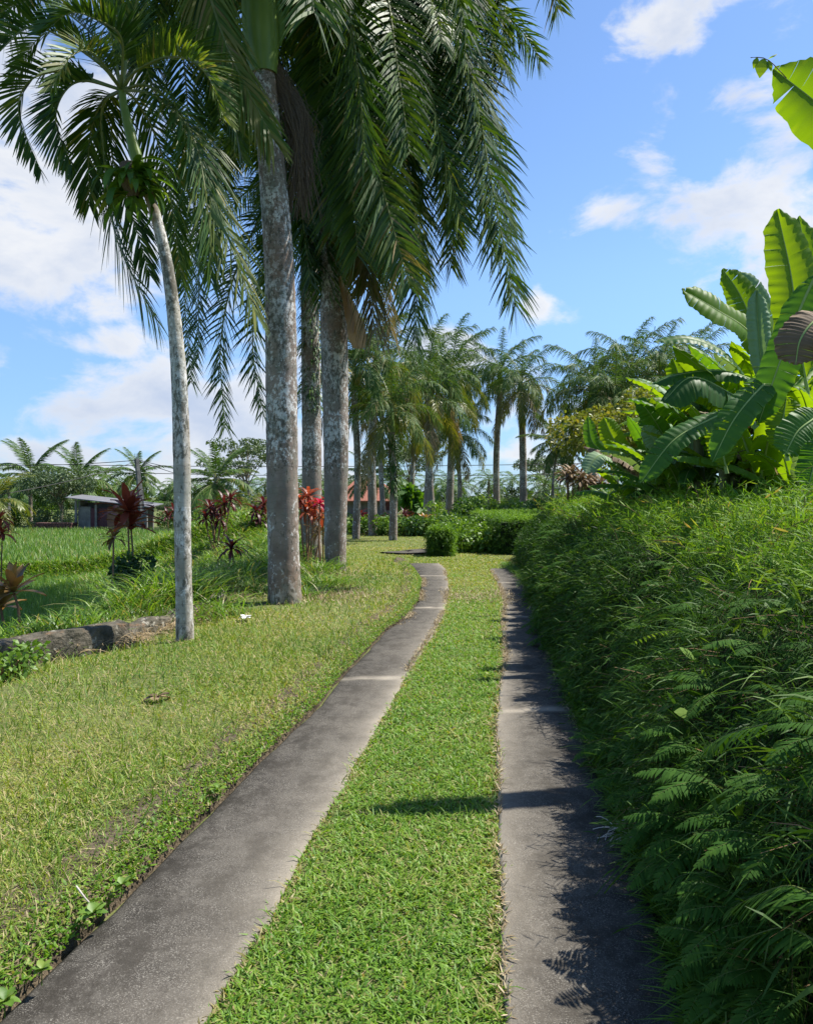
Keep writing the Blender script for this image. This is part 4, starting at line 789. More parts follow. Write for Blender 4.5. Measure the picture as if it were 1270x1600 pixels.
for i in range(9):
    px = 715+i*24; Y = 33+rng.uniform(0, 3); shrub('roadside_bush', 'green bush showing above the clipped hedge', (float((px-CXP)/FP*Y), Y, 0), 1.1, 1.0+rng.uniform(0, .5), 2400, .15, m_bush if i % 3 else m_bushl, 80+i, group='bushes above the clipped hedge')
for i in range(10):
    px = -10+i*48+rng.uniform(-10, 10); Y = 49+rng.uniform(0, 5)
    if 115 < px < 240: continue
    x = (px-CXP)/FP*Y; shrub('garden_bush', 'green bush along the far side of the rice paddy', (x, Y, float(height(x, Y))), 1.6, 1.3+rng.uniform(-.4, .4), 2200, .17, (m_bush, m_bushl, m_fart)[i % 3], 110+i, group='bushes beyond the paddy')
shrub('yellow_flower_shrub', 'low yellow leaved plant at the foot of the low wall', (-3.45, 6.55, .05), .22, .22, 500, .06, m_bushl, 9)
shrub('young_banana_shrub', 'broad leaved green shrub near the red roof', ((652-CXP)/FP*40, 40, 0), .7, 2.2, 500, .5, m_banana, 10)
for (px, py, lab, s_) in ((150, 1440, 'bright green seedling beside the bleached stick', .05), (70, 1530, 'small green seedling on the bare soil edge near the picture corner', .035), (12, 1580, 'green seedling in the bottom corner beside the track', .042), (195, 1395, 'tiny pale seedling leaning over the track edge', .04), (345, 1240, 'yellow green seedling halfway along the soil edge', .045)):
    p = gp(px-4, py, .05); root = thing('seedling', lab, 'plant', p); m = M(); rosette(m, np.array([0, 0, .03]), 9, s_*1.1, s_*.7, rng, e=(60, 5), bend=(20, 60)); link('leaves', m.mesh('leaves', m_bushl, True), root)
    st = M(); st.tube(np.array([(0, 0, -.02), (0, 0, .035)]), [.002, .0015], 5); link('stem', st.mesh('stem', m_bushl), root)

# ------------------------------------------------------------------ hedge
base_h = [(.40, -1.5), (.82, 1.2), (1.02, 2.33), (1.13, 3.23), (1.18, 3.73), (1.25, 4.52), (1.32, 5.73), (1.52, 7.5), (1.86, 10.4), (2.2, 13), (2.48, 15.4), (2.75, 18.3), (3.5, 20.6), (5.2, 22.2)]
bh = spline([(x+.04, y, 0) for x, y in base_h], 300); Th = nrm(np.gradient(bh, axis=0)); Nh = np.cross(Th, [0, 0, 1.]); Nh = -Nh  # faces the drive
arcl = np.r_[0, np.cumsum(np.linalg.norm(np.diff(bh, axis=0), axis=1))]
hp = np.array([(0, -.05), (-.06, .25), (.02, .55), (.16, .85), (.36, 1.10), (.62, 1.28), (.95, 1.40), (1.5, 1.46), (2.3, 1.5), (3.4, 1.48), (4.2, 1.2), (4.4, 0)])
hl = np.r_[0, np.cumsum(np.linalg.norm(np.diff(hp, axis=0), axis=1))]
def hsurf(s, q, out=0.0):
    B = np.stack([np.interp(s, arcl, bh[:, k]) for k in range(3)], -1); nn = nrm(np.stack([np.interp(s, arcl, Nh[:, k]) for k in range(3)], -1))
    o = np.interp(q, hl, hp[:, 0]); z = np.interp(q, hl, hp[:, 1]); do = np.interp(q+.03, hl, hp[:, 0])-o; dz = np.interp(q+.03, hl, hp[:, 1])-z; ln = np.hypot(do, dz)+1e-6
    nout = nn*(dz/ln)[..., None]; nout[..., 2] += do/ln
    lump = .14*n2d(s*1.3, q*1.6, 1, 3)+.09*n2d(s*4, q*4, 1, 8)
    return B-nn*o[..., None]+np.array([0, 0, 1.])*z[..., None]+nout*(lump+out)[..., None], nout
root_h = thing('hedge', 'long overgrown bamboo leaved hedge filling the whole side of the drive', 'hedge', (1.5, 5, 0))
s_, q_ = np.meshgrid(np.linspace(0, arcl[-1], 150), np.linspace(0, hl[-1], 40), indexing='ij')
P_, _n = hsurf(s_, q_, -.16); m = M(); m.grid(P_); link('dark_core', m.mesh('dark_core', m_core, True, (1.5, 5, 0)), root_h)
def sprays(m, P, nout, n_leaf, Lt, ll, lw, r, updir, rn, mi=0, K=3, tw=True, dens_tw=.25):
    n = len(P); d = nrm(nout*r.uniform(.5, 1.1, (n, 1))+updir+r.normal(0, .45, (n, 3))); Lt = Lt*r.uniform(.6, 1.4, n)
    tw0 = P-nout*.10
    ax = nrm(r.normal(size=(n, 3))); side = nrm(np.cross(d, ax)); oth = np.cross(d, side)
    for k in range(n_leaf):
        f = (k+1)/n_leaf; sg = 1 if k % 2 else -1; b = tw0+d*(Lt*f)[:, None]; b[:, 2] -= .25*Lt*f*f
        ld = nrm(d*.75+side*sg*r.uniform(.4, 1, (n, 1))+oth*r.normal(0, .3, (n, 1))+[0, 0, -.12]); l_ = ll*r.uniform(.6, 1.25, n); t = np.linspace(0, 1, K)
        C = b[:, None]+ld[:, None]*(l_[:, None]*t)[..., None]; C[..., 2] -= .22*l_[:, None]*t**2
        sv = nrm(np.cross(ld, nrm(nout+r.normal(0, .5, (n, 3)))))
        m.ribbons(C, sv[:, None]*(lw*.5*np.interp(t, [0, .35, 1], [.35, 1, .06]))[None, :, None]*r.uniform(.7, 1.2, n)[:, None, None], np.clip(rn+r.normal(0, .12, n), 0, 1), mi)
    if tw:
        kk = r.random(n) < dens_tw; e = tw0[kk]+d[kk]*Lt[kk][:, None]; e[:, 2] -= .25*Lt[kk]; C = np.stack([tw0[kk], (tw0[kk]+e)/2+[0, 0, .01], e], 1)
        m.ribbons(C, nrm(np.cross(d[kk], nout[kk]))[:, None]*np.array([.0016, .0014, .001])[None, :, None], .5, 1)
m = M(); mt_ = M(); r = np.random.default_rng(12)
for (y0, y1, dens, ll, lw) in ((-1.4, 1.8, 120, .09, .012), (1.8, 4.5, 820, .068, .0075), (4.5, 8, 560, .075, .010), (8, 13, 330, .085, .014), (13, 23, 190, .10, .02)):
    s0, s1 = [float(np.interp(v, bh[:, 1], arcl)) for v in (y0, y1)]
    n = int((s1-s0)*2.35*dens); s = r.uniform(s0, s1, n); q = r.uniform(0, 2.35, n); P, no = hsurf(s, q, r.normal(0, .045, n)[:])
    top = np.clip((q-1.35)/.7, 0, 1); rn = .35+.25*top+.14*n2d(s*2, q*2.5, 1, 5)+r.normal(0, .1, n)  # leaf tone rises towards the top, sunlight added by colour
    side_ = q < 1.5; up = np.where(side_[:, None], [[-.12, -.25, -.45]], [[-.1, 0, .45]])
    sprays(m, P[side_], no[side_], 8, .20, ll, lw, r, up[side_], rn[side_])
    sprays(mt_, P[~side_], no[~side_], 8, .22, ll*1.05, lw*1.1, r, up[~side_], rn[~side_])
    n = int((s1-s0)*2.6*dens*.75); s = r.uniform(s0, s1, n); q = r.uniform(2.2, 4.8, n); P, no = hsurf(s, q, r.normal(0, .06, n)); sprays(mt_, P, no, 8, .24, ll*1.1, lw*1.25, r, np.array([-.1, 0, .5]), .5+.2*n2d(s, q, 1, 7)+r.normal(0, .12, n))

for i in range(170):                         # arching grass blades hanging out of the face
    y = 1.9+r.random()**1.4*14; s = float(np.interp(y, bh[:, 1], arcl)); q = r.uniform(.2, 2.2); P, no = hsurf(np.array([s]), np.array([q]), -.03)
    for k in range(int(r.integers(3, 9))):
        d = nrm(no[0]+[0, 0, .6]+r.normal(0, .5, 3)); L_ = r.uniform(.18, .42); t = np.linspace(0, 1, 6)[:, None]; p = P[0]+d*L_*t+np.array([0, 0, -.55])*L_*t*t
        sv = nrm(np.cross(d, r.normal(size=3)))*.004*np.array([.6, 1, 1, .8, .5, .1])[:, None]; (m if q < 1.4 else mt_).ribbons(p[None], sv[None], r.uniform(.3, .9))
for i in range(2600):                        # patches of a broader leaved creeper
    y = 1.9+r.random()**1.5*12; s = float(np.interp(y, bh[:, 1], arcl)); q = r.uniform(.05, 2.3)
    if n2d(np.array([s*2.2]), np.array([q*2.2]), 1, 21)[0] < .28: continue
    P, no = hsurf(np.array([s]), np.array([q]), .03); d = nrm(no[0]*.3+[0, 0, -.5]+r.normal(0, .6, 3)); sv = nrm(np.cross(d, no[0]+r.normal(0, .3, 3))); L_ = r.uniform(.04, .085); t = np.linspace(0, 1, 5)[:, None]
    p = P[0]+d*L_*t; (m if q < 1.5 else mt_).folded(p[None], (sv*L_*.3*np.array([.3, .9, 1, .6, .05])[:, None])[None], no[0][None, None]*.006, r.uniform(.4, .95))
link('shaded_foliage', m.mesh('shaded_foliage', [m_hedge_shade, m_twig], origin=(1.5, 5, 0)), root_h)
# whippy shoots poking out of the top
for i in range(520):
    s = r.uniform(0, arcl[-1]); q = r.uniform(1.3, 4.2); P, no = hsurf(np.array([s]), np.array([q])); a = r.uniform(0, 6.28); L_ = r.uniform(.25, .6); p = arc(L_, R(r.uniform(30, 85)), R(r.uniform(-40, 30)), 1.4, 6, a)+P[0]
    mt_.tube(p, np.linspace(.0028, .001, 6), 4, mi=1, cap=False)
    k = 8; idx = np.linspace(1, 5, k); C0 = np.stack([np.interp(idx, np.arange(6), p[:, c]) for c in range(3)], 1); ld = nrm(r.normal(size=(k, 3))+[0, 0, .25]+(p[-1]-p[0])/L_); sv = nrm(np.cross(ld, r.normal(size=(k, 3)))); t = np.linspace(0, 1, 3)
    mt_.ribbons(C0[:, None]+ld[:, None]*(.085*t)[None, :, None], sv[:, None]*(.006*np.array([.4, 1, .1]))[None, :, None], r.uniform(.3, 1, k))
link('sunlit_foliage', mt_.mesh('sunlit_foliage', [m_hedge_sun, m_twig], origin=(1.5, 5, 0)), root_h)
# clipped hedges farther on
def box_hedge(lab, x0, x1, y0, y1, h, seed, dens=420, loc=None, mat_t=m_hedge_sun):
    r = np.random.default_rng(seed); root = thing('clipped_hedge', lab, 'hedge', ((x0+x1)/2, y0, 0)); o = ((x0+x1)/2, y0, 0); c = M()
    c.box((x0+.12, y0+.12, -.05), (x1-.12, y1-.12, h-.12)); link('dark_core', c.mesh('dark_core', m_core, False, o), root); m = M(); mt2 = M()
    faces = [((x0, y0, 0), (x1-x0, 0, 0), (0, 0, h), (0, -1, 0)), ((x0, y0, 0), (0, y1-y0, 0), (0, 0, h), (-1, 0, 0)), ((x1, y0, 0), (0, y1-y0, 0), (0, 0, h), (1, 0, 0)), ((x0, y0, h), (x1-x0, 0, 0), (0, y1-y0, 0), (0, 0, 1))]
    for b, u, v, nn in faces:
        b, u, v, nn = map(lambda q: np.array(q, float), (b, u, v, nn)); ar = np.linalg.norm(u)*np.linalg.norm(v); n = int(ar*dens); P = b+u*r.random((n, 1))+v*r.random((n, 1))+nn*r.normal(0, .05, (n, 1))
        k = nn[2] > 0 or nn[0] > 0; sprays(mt2 if k else m, P, np.tile(nn, (n, 1)), 7, .16, .085, .022, r, np.array([-.05, -.05, .3 if nn[2] > 0 else 0]), .45+.2*n2d(P[:, 0]*2, P[:, 2]*2+P[:, 1], 1, 4)+r.normal(0, .1, n), dens_tw=.05)  # top and sun-facing side take the sun-toned leaves, other faces the shade-toned
    link('shaded_foliage', m.mesh('shaded_foliage', [m_hedge_shade, m_twig], origin=o), root); link('sunlit_foliage', mt2.mesh('sunlit_foliage', [mat_t, m_twig], origin=o), root); return root
box_hedge('clipped dark green hedge block where the long hedge ends, square front to the drive', 2.5, 6.5, 21.0, 30, .98, 1, 260)
box_hedge('small clipped cube of hedge standing alone in the bend of the drive', .66, 1.2, 20.4, 21.2, .70, 2, 800)
shrub('bright_shrub', 'bright yellow green spreading shrub behind the small clipped cube', (1.75, 22.3, 0), .7, .72, 4600, .13, m_bushl, 5, ncl=16)
shrub('bright_shrub', 'low bright shrub between the small clipped cube and the long hedge', (2.1, 24.5, 0), .8, .8, 3200, .13, m_bushl, 6, ncl=14)

# ------------------------------------------------------------------ ferns and weeds at the foot of the hedge
def fern_mesh(L_, seed, e0, e1, wl=.2):
    r = np.random.default_rng(seed); m = M(); p = arc(L_, R(e0), R(e1), 1.1, 10, 0, r.uniform(-.3, .3)); frond(m, p, 22, wl, .026, 4, phi=(-.1, .08), droop=.25, base=.15, tipfrac=.15, rr=.003, rmean=.5, rsp=.2, ang=(1.15, 1.35), r=r, dry=0)
    return m.mesh('frond', [m_fern, m_rachis])
FM = [fern_mesh(.62, i, 35-12*(i % 3), -25-12*(i % 3), .13+.02*(i % 2)) for i in range(6)]
nf_ = 0
def fern(x, y, z, face, n=5, sc=1., lab=None, grp='ferns at the foot of the hedge', rr=None):
    r = rr or np.random.default_rng(int(abs(x*1000+y*77))); root = thing('fern', lab or 'green fern drooping from the shaded foot of the hedge', 'fern', (x, y, z), 0, 1, grp)
    for k in range(n): link('frond', FM[int(r.integers(6))], root, (0, 0, 0), face+(k-(n-1)/2)*.42+r.uniform(-.15, .15), sc*r.uniform(.8, 1.1))
r = np.random.default_rng(31)
for i in range(130):
    y = 2.2+(i/129)**1.4*12+r.uniform(-.15, .15); s = float(np.interp(y, bh[:, 1], arcl)); q = r.uniform(.1, 1.45); P, no = hsurf(np.array([s]), np.array([q]), -.06); P = P[0]; no = no[0]
    fern(P[0], P[1], P[2], math.atan2(no[1], no[0])+r.uniform(-.6, .9), int(r.integers(3, 6)), r.uniform(.25, .5)*(1 if y < 8 else 1.2), rr=r)
def onhedge(px, py, out=.05):                # the distance at which this line of sight meets the hedge
    Y = np.arange(1.5, 19, .01); x = (px-CXP)/FP*Y; z = EYE+(HZ-py)/FP*Y; zz = np.clip(z, 0, 1.45)
    off = np.interp(zz, hp[:8, 1], hp[:8, 0]); k = np.argmax(x > np.interp(Y, bh[:, 1], bh[:, 0])+off-out); return float(Y[k])
for (px, py) in ((1235, 1330), (1180, 1285), (1120, 1310), (1205, 1440), (1150, 1375), (1085, 1335), (1240, 1525), (1055, 1275), (1000, 1225), (1130, 1215), (1235, 1225), (960, 1160), (1165, 1500), (1100, 1150)):
    p = at(px, py, onhedge(px, py, .02)); fern(p[0], p[1], p[2], math.pi*1.05+r.uniform(-.4, .4), 4, r.uniform(.36, .52), rr=r)
def lone(lab, path, Ll, wl, nl, mat=m_fern, name='fern_frond', **kw):
    path = [(a, b, onhedge(a, b, .10+.03*i)) for i, (a, b, c) in enumerate(path)]; o = at(*path[0]); m = M(); frond(m, [at(*p) for p in path], nl, Ll, wl, 4, phi=(-.15, .08), droop=.5, base=.08, tipfrac=.25, rr=.003, ang=(1.1, 1.35), dry=0, **kw)
    root = thing(name, lab, 'fern', o); link('pinnae', m.mesh('pinnae', [mat, m_rachis], origin=o), root)
lone('single bright sunlit fern frond sticking out of the shaded hedge face', [(1090, 1000, 3.3), (1060, 985, 3.2), (1020, 990, 3.1), (985, 1005, 3.0)], .05, .014, 18, m_bushl, rmean=.45)  # sunlit look put into the colour by a lighter leaf material
lone('large fern frond low on the hedge near the picture edge', [(1300, 1420, 2.35), (1240, 1385, 2.3), (1190, 1395, 2.28), (1140, 1420, 2.25)], .11, .02, 22)
lone('broad fern frond below the large one near the picture edge', [(1290, 1480, 2.3), (1230, 1450, 2.25), (1180, 1460, 2.2), (1130, 1480, 2.2)], .09, .02, 22)
lone('pale green fern frond high on the hedge shoulder', [(1075, 890, 3.9), (1050, 870, 3.85), (1030, 858, 3.8), (1008, 845, 3.8)], .05, .012, 16, m_hedge_sun, rmean=.6)
lone('light fern frond on the middle of the hedge shoulder', [(980, 905, 5), (950, 885, 5), (925, 870, 5), (900, 862, 5)], .07, .018, 18, m_hedge_sun, rmean=.6)
lone('fern frond hanging below the single sunlit one', [(1200, 1130, 3.0), (1160, 1140, 2.9), (1130, 1150, 2.85), (1100, 1170, 2.8)], .1, .02, 16)
gm = M(); n = 16000; y = 2.0+(r.random(n)**1.6)*16; x = ex(E_ro, np.minimum(y, 17))+.03+np.abs(r.normal(0, .09, n))
blades(gm, np.column_stack([x, y]), np.zeros(n), .16, .007, .8, r.uniform(0, .8, n), K=4, droop=.8, r=r)
tag(link('verge_grass', gm.mesh('verge_grass', m_lawn)), 'thin weedy grass fringe at the foot of the long hedge', 'grass', kind='stuff')
p = gp(972, 1300, .03); m = M()
for i in range(34): q = arc(r.uniform(.06, .14), R(r.uniform(-10, 40)), R(-20), 1, 4, r.uniform(0, 6.28))+r.normal(0, .03, 3)*[1, 1.2, .3]; m.tube(q, .002, 4, cap=False)
tag(link('twig_bundle', m.mesh('twig_bundle', m_stick), None, p), 'small tangle of bleached twigs at the hedge foot on the right track', 'twigs')
m = M(); m.tube(spline([gp(120, 1385, .12), gp(140, 1410, .10), gp(165, 1428, .07)], 8), np.linspace(.004, .002, 8), 6); tag(link('stick', m.mesh('stick', m_stick)), 'bleached stick lying over the soil edge of the left track', 'stick')
m = M(); rosette(m, np.array([0, 0, .01]), 7, .09, .06, r, e=(30, 0), bend=(20, 60)); c = gp(383, 966, .12); tag(link('white_scrap', m.mesh('white_scrap', m_white), None, c), 'crumpled white scrap lying on the lawn near the thickest palm', 'scrap')
m = M(); rosette(m, np.array([0, 0, .01]), 5, .11, .07, r, e=(30, 0), bend=(20, 60)); c = gp(245, 1092, .1); tag(link('dead_leaf', m.mesh('dead_leaf', m_dead), None, c), 'curled brown dead leaf lying on the open lawn', 'dead leaf')

# ------------------------------------------------------------------ bananas
def banana_leaf(path, wd, face, seed, torn=.5, mats=None, n=72, droop=.0, cup=.12, tipw=.35, rnd=None):
    r = np.random.default_rng(seed); P = spline(path, n); T = nrm(np.gradient(P, axis=0)); face = np.asarray(face, float)
    sd = nrm(np.cross(T, face)); nn = np.cross(sd, T); nn *= np.sign(np.sum(nn*face, -1, keepdims=True)+1e-9)
    L_ = np.linalg.norm(np.diff(P, axis=0), axis=1).sum(); t = np.linspace(0, 1, n); pet = .10
    W_ = wd*.5*np.interp(t, [0, pet, pet+.07, pet+.2, .72, .9, 1], [0, 0, .55, .95, 1, .72, .06]); W_ *= 1+.03*np.sin(t*60+seed)
    m = M(); vein = r.normal(0, .09, n); rn = r.uniform(.1, .9) if rnd is None else rnd; k0 = int(pet*n)
    for s in (1, -1):
        i = k0; Wm = W_*r.uniform(.92, 1.05); sag0 = r.uniform(0, .15)
        while i < n-1:
            ln = int(r.integers(3, 8)) if r.random() < torn else int(r.integers(10, 22)); j = min(n-1, i+ln); ii = np.arange(i, j+1); c = len(ii)
            sag = sag0+r.uniform(-.04, .22)*torn; dz = droop*r.uniform(.6, 1.4); gap = L_/n*(r.uniform(.3, 1.1) if r.random() < torn*.7 else .03)
            cols = []
            for w in (0, .12, .4, .7, 1.0):
                off = s*sd[ii]*(Wm[ii]*w*math.cos(sag*w))[:, None]+nn[ii]*((cup*math.sin(w*2.6)*W_[ii].max())-sag*w*w*Wm[ii])[:, None]
                Q = P[ii]+off+T[ii]*(Wm[ii]*w*.18)[:, None]; Q[:, 2] -= dz*w*w*Wm[ii]
                sh = np.zeros(c); sh[0] = gap*w; sh[-1] = -gap*w; Q += T[ii]*sh[:, None]; Q += nn[ii]*(.006*np.sin(ii*1.9+seed)*w)[:, None]+T[ii]*(.006*np.sin(ii*2.7+seed*3)*w)[:, None]; cols.append(Q)
            G_ = np.stack(cols, 1)
            RV = np.clip(rn*.75+r.normal(0, .05)+vein[ii], 0, .9)[:, None]*np.ones((1, 5)); RV[:, 4] = np.where(r.random(c) < .35*torn+.05, 1, RV[:, 4]); m.grid(G_ if s > 0 else G_[:, ::-1], (RV if s > 0 else RV[:, ::-1]).ravel()); i = j
    m.tube(P, np.interp(t, [0, .15, 1], [.022, .014, .003])*min(1, wd/.45+.3), 6, mi=1, cap=False)
    return m, mats or m_banana
def banana(lab, base, hgt, heroes, autos, seed, r0=.11, group=None, Lr=(1.5, 2.0), sc=1.0, emin=32):
    r = np.random.default_rng(seed); base = np.asarray(base, float); root = thing('banana_plant', lab, 'banana plant', base, group=group)
    st = M(); st.tube(spline([(0, 0, -.1), (.03, 0, hgt*.5), (0, 0, hgt)], 10), np.linspace(r0, r0*.5, 10), 12); link('pseudostem', st.mesh('pseudostem', m_pseudo, True), root)
    for k, (path, wd, opt) in enumerate(heroes):
        opt = dict(opt); face = opt.pop('face', (-.1, -1, .35)); m, mt = banana_leaf([at(*p) for p in path], wd, face, seed*31+k, **opt); link('leaf', m.mesh('leaf', [mt, m_banrib], True, base), root)
    for k in range(autos):
        a = k*GA+seed; e0 = R(r.uniform(emin, 78)); L_ = r.uniform(*Lr)*sc; p = arc(L_, e0, e0-R(r.uniform(25, 85)), 1.6, 10, a)+[0, 0, hgt-.05]
        u = r.random(); mt = m_dead if u < .07 else (m_bananay if u < .55 else (m_bananap if u < .65 else m_banana)); m, mt = banana_leaf(p, r.uniform(.24, .37)*sc, (0, 0, 1), seed*77+k, torn=r.uniform(.4, .95), mats=mt, droop=r.uniform(.1, .6), n=56)
        link('leaf', m.mesh('leaf', [mt, m_banrib], True), root)
    return root
Yn = dict(mats=m_bananay); PU = dict(mats=m_bananap)
banana('banana plant bearing the big upright bright leaf and the withered hanging leaf', ((1270-CXP)/FP*7.2, 7.2, 0), 2.0,
       [([(1262, 620, 7.2), (1245, 520, 7.1), (1235, 430, 7.05), (1213, 327, 7.0)], .46, dict(torn=.4, mats=m_bananay, rnd=.6)),
        ([(1275, 600, 7.5), (1268, 500, 7.5), (1262, 420, 7.5), (1247, 338, 7.5)], .34, dict(torn=.2, mats=m_bananay)),
        ([(1195, 620, 6.9), (1190, 580, 6.85), (1184, 520, 6.85), (1180, 455, 6.9)], .20, dict(torn=0, mats=m_bananap, cup=.5)),
        ([(1290, 400, 6.2), (1255, 470, 6.2), (1220, 560, 6.2), (1185, 660, 6.25)], .30, dict(torn=.5, face=(-.5, -1, .5), rnd=.2)),
        ([(1255, 560, 6.6), (1205, 590, 6.3), (1150, 650, 6.1), (1112, 722, 6.1)], .28, dict(torn=.9, face=(-.35, -1, .6), rnd=.35)),
        ([(1300, 500, 5.6), (1275, 500, 5.5), (1250, 530, 5.45), (1242, 570, 5.45)], .32, dict(torn=.2, mats=m_dead, face=(-.3, -1, .8))),
        ([(1290, 640, 6.0), (1270, 655, 5.9), (1245, 675, 5.85), (1225, 712, 5.8)], .28, dict(torn=.2, rnd=.6)),
        ([(1300, 690, 5.6), (1280, 700, 5.6), (1262, 760, 5.6)], .25, dict(torn=.2, rnd=.4)),
        ([(1230, 720, 6.6), (1222, 670, 6.6), (1228, 620, 6.6)], .3, dict(torn=.3, mats=m_bananay)),
        ], 3, 4, sc=.6, emin=30)
banana('banana plant whose two bright leaves reach up and left over the clump', ((1185-CXP)/FP*8.2, 8.2, 0), 1.7,
       [([(1200, 590, 8.0), (1180, 520, 7.9), (1155, 460, 7.9), (1128, 420, 7.9)], .34, dict(torn=.2, mats=m_bananay)),
        ([(1215, 590, 7.8), (1170, 520, 7.7), (1120, 485, 7.6), (1064, 452, 7.6)], .40, dict(torn=.2, mats=m_bananay, face=(-.2, -1, .8))),
        ([(1215, 570, 8.3), (1200, 500, 8.3), (1175, 450, 8.2), (1152, 425, 8.2)], .26, dict(torn=.4, mats=m_bananap)),
        ([(1180, 620, 8.2), (1140, 560, 8.0), (1080, 530, 7.9), (1020, 535, 7.9)], .26, dict(torn=.4, face=(0, -.6, 1), rnd=.1)),
        ([(1190, 650, 8.0), (1140, 615, 7.8), (1080, 590, 7.7), (1035, 628, 7.6)], .34, dict(torn=.3, face=(0, -.5, 1), rnd=.2, droop=.8)),
        ([(1190, 600, 8), (1130, 580, 7.9), (1060, 585, 7.9), (1018, 600, 7.9)], .25, dict(torn=.5, face=(0, -.5, 1), rnd=.1, droop=.6)),
        ([(1135, 740, 7.4), (1125, 690, 7.4), (1118, 640, 7.4)], .3, dict(torn=.2, mats=m_bananay)),
        ([(1160, 640, 8), (1120, 620, 8.1), (1070, 600, 8.1), (1050, 560, 8.1)], .3, dict(torn=.3, mats=m_bananay)),
        ([(1150, 640, 7.2), (1110, 655, 7.1), (1050, 690, 7.0), (1000, 755, 7.0)], .25, dict(torn=.8, face=(-.35, -1, .7), rnd=.5)),
        ], 7, 5)
banana('banana plant with a pale broad leaf in the middle of the clump', ((1075-CXP)/FP*9.6, 9.6, 0), 1.3,
       [([(1080, 740, 9.4), (1075, 690, 9.4), (1072, 640, 9.3), (1078, 600, 9.3)], .36, PU), ([(1050, 740, 9.4), (1040, 690, 9.4), (1010, 640, 9.3), (990, 625, 9.3)], .3, dict(torn=.5)),
        ([(1100, 730, 9.4), (1110, 680, 9.4), (1130, 640, 9.3)], .3, dict(torn=.4)), ([(1060, 740, 9.2), (1030, 700, 9.2), (1005, 665, 9.2)], .24, PU)], 7, 7, sc=.8)
banana('low banana plant with one bright upright leaf at the left end of the clump', ((985-CXP)/FP*10.8, 10.8, 0), .75,
       [([(990, 745, 10.6), (975, 715, 10.6), (955, 680, 10.5), (943, 652, 10.5)], .36, dict(mats=m_bananay, torn=.1)), ([(1005, 745, 10.6), (1010, 710, 10.6), (1015, 680, 10.5), (1002, 650, 10.5)], .28, dict(torn=.2)),
        ([(985, 745, 10.5), (960, 720, 10.4), (935, 712, 10.3), (915, 740, 10.2)], .3, dict(torn=.3, face=(0, -.6, 1), mats=m_bananap)), ([(995, 745, 10.8), (955, 715, 10.9), (925, 690, 10.9), (918, 650, 10.9)], .22, dict(torn=.3))], 5, 9, Lr=(.9, 1.2), sc=.7)
for i, (px, Y, h_, sc) in enumerate(((1150, 7.8, .8, .6), (1215, 7.0, .8, .6), (1085, 8.6, .9, .6), (1045, 9.2, .9, .55), (1000, 11, 1.3, .65), (1030, 10.2, 1.7, .65), (955, 12, .8, .6), (1090, 9.3, 2.3, .65), (1130, 8.6, 1.9, .6), (1240, 7.9, 1.6, .7), (1200, 8.8, 2.4, .75), (1145, 9.2, 2.2, .75), (1100, 9.8, 1.8, .75), (1060, 10.5, 1.5, .7), (1225, 10.0, 2.5, 1), (1160, 10.8, 2.3, 1), (1110, 11.5, 2.2, .9), (1075, 12.5, 2.0, .85), (1040, 13.5, 1.6, .75), (1000, 12.5, .9, .7), (1250, 8.8, 1.5, .9), (1120, 9.6, 1.2, .8), (1180, 9.2, 1.1, .8))):
    banana('banana plant crowded at the back of the clump behind brighter leaves', ((px-CXP)/FP*Y, Y, 0), h_, [], 13, 40+i, group='banana plants at the back of the clump', sc=sc)
banana('banana plant outside the frame whose single leaf hangs in at the top right corner', (3.55, 4.9, 0), 2.6,
       [([(1430, 440, 5.0), (1365, 240, 5.0), (1280, 165, 5.0), (1208, 108, 5.0)], .50, dict(torn=.1, mats=m_bananay, rnd=.2, face=(-.2, -1, -.2))),
        ], 0, 61, emin=40)
# a vine hanging off the tip of that leaf
m = M(); p = spline([at(1228, 122, 4.98), at(1205, 98, 4.95), at(1190, 90, 4.95), at(1172, 90, 4.95)], 8); m.tube(p, .003, 5, mi=1, cap=False)
for (a, b, w) in (((1182, 90), (1176, 108), .02), ((1192, 92), (1186, 122), .045), ((1200, 95), (1204, 112), .02), ((1200, 92), (1214, 84), .012)):
    q = spline([at(*a, 4.95), at((a[0]+b[0])/2, (a[1]+b[1])/2, 4.94), at(*b, 4.95)], 5); m.ribbons(q[None], (np.array([1., 0, 0])*w*np.array([.2, .9, 1, .6, .05])[:, None])[None], .8)
o = at(1228, 122, 4.98); tag(link('vine_tip', m.mesh('vine_tip', [m_bananay, m_twig], origin=o), None, o), 'curling vine tip with small leaves at the end of the corner banana leaf', 'vine')

# ------------------------------------------------------------------ low wall
pts = spline([(-8, -4, 0), (-4.6, 4.0, 0), (-3.72, 7.0, 0), (-3.3, 7.75, 0), (-3.03, 8.25, 0)], 160); T = nrm(np.gradient(pts, axis=0)); nr = np.cross(T, [0, 0, 1.])
q = [(.10, -.1), (.11, .05), (.10, .17), (.09, .245), (.06, .26), (-.08, .262), (-.12, .25), (-.12, -.2)]
P = np.stack([pts+nr*a+np.array([0, 0, 1.])*b+nr*(.012*n2d(np.arange(160)*.9, np.full(160, i*2.), 1, i))[:, None]+np.array([0, 0, .012])*n2d(np.arange(160)*.5, np.full(160, 1.), 1, i)[:, None] for i, (a, b) in enumerate(q)], 1)
P += rng.normal(0, .007, P.shape)
m = M(); m.grid(P); e = P[-1]; cc = e.mean(0)
m.add(np.vstack([e, cc[None]]), [(i, i+1, 8, 8) if False else (i, (i+1) % 8, (i+2) % 8, 8) for i in range(0, 8, 2)], .5)
tag(link('low_wall', m.mesh('low_wall', m_wall, False)), 'low mossy stone retaining wall at the left of the lawn', 'wall')
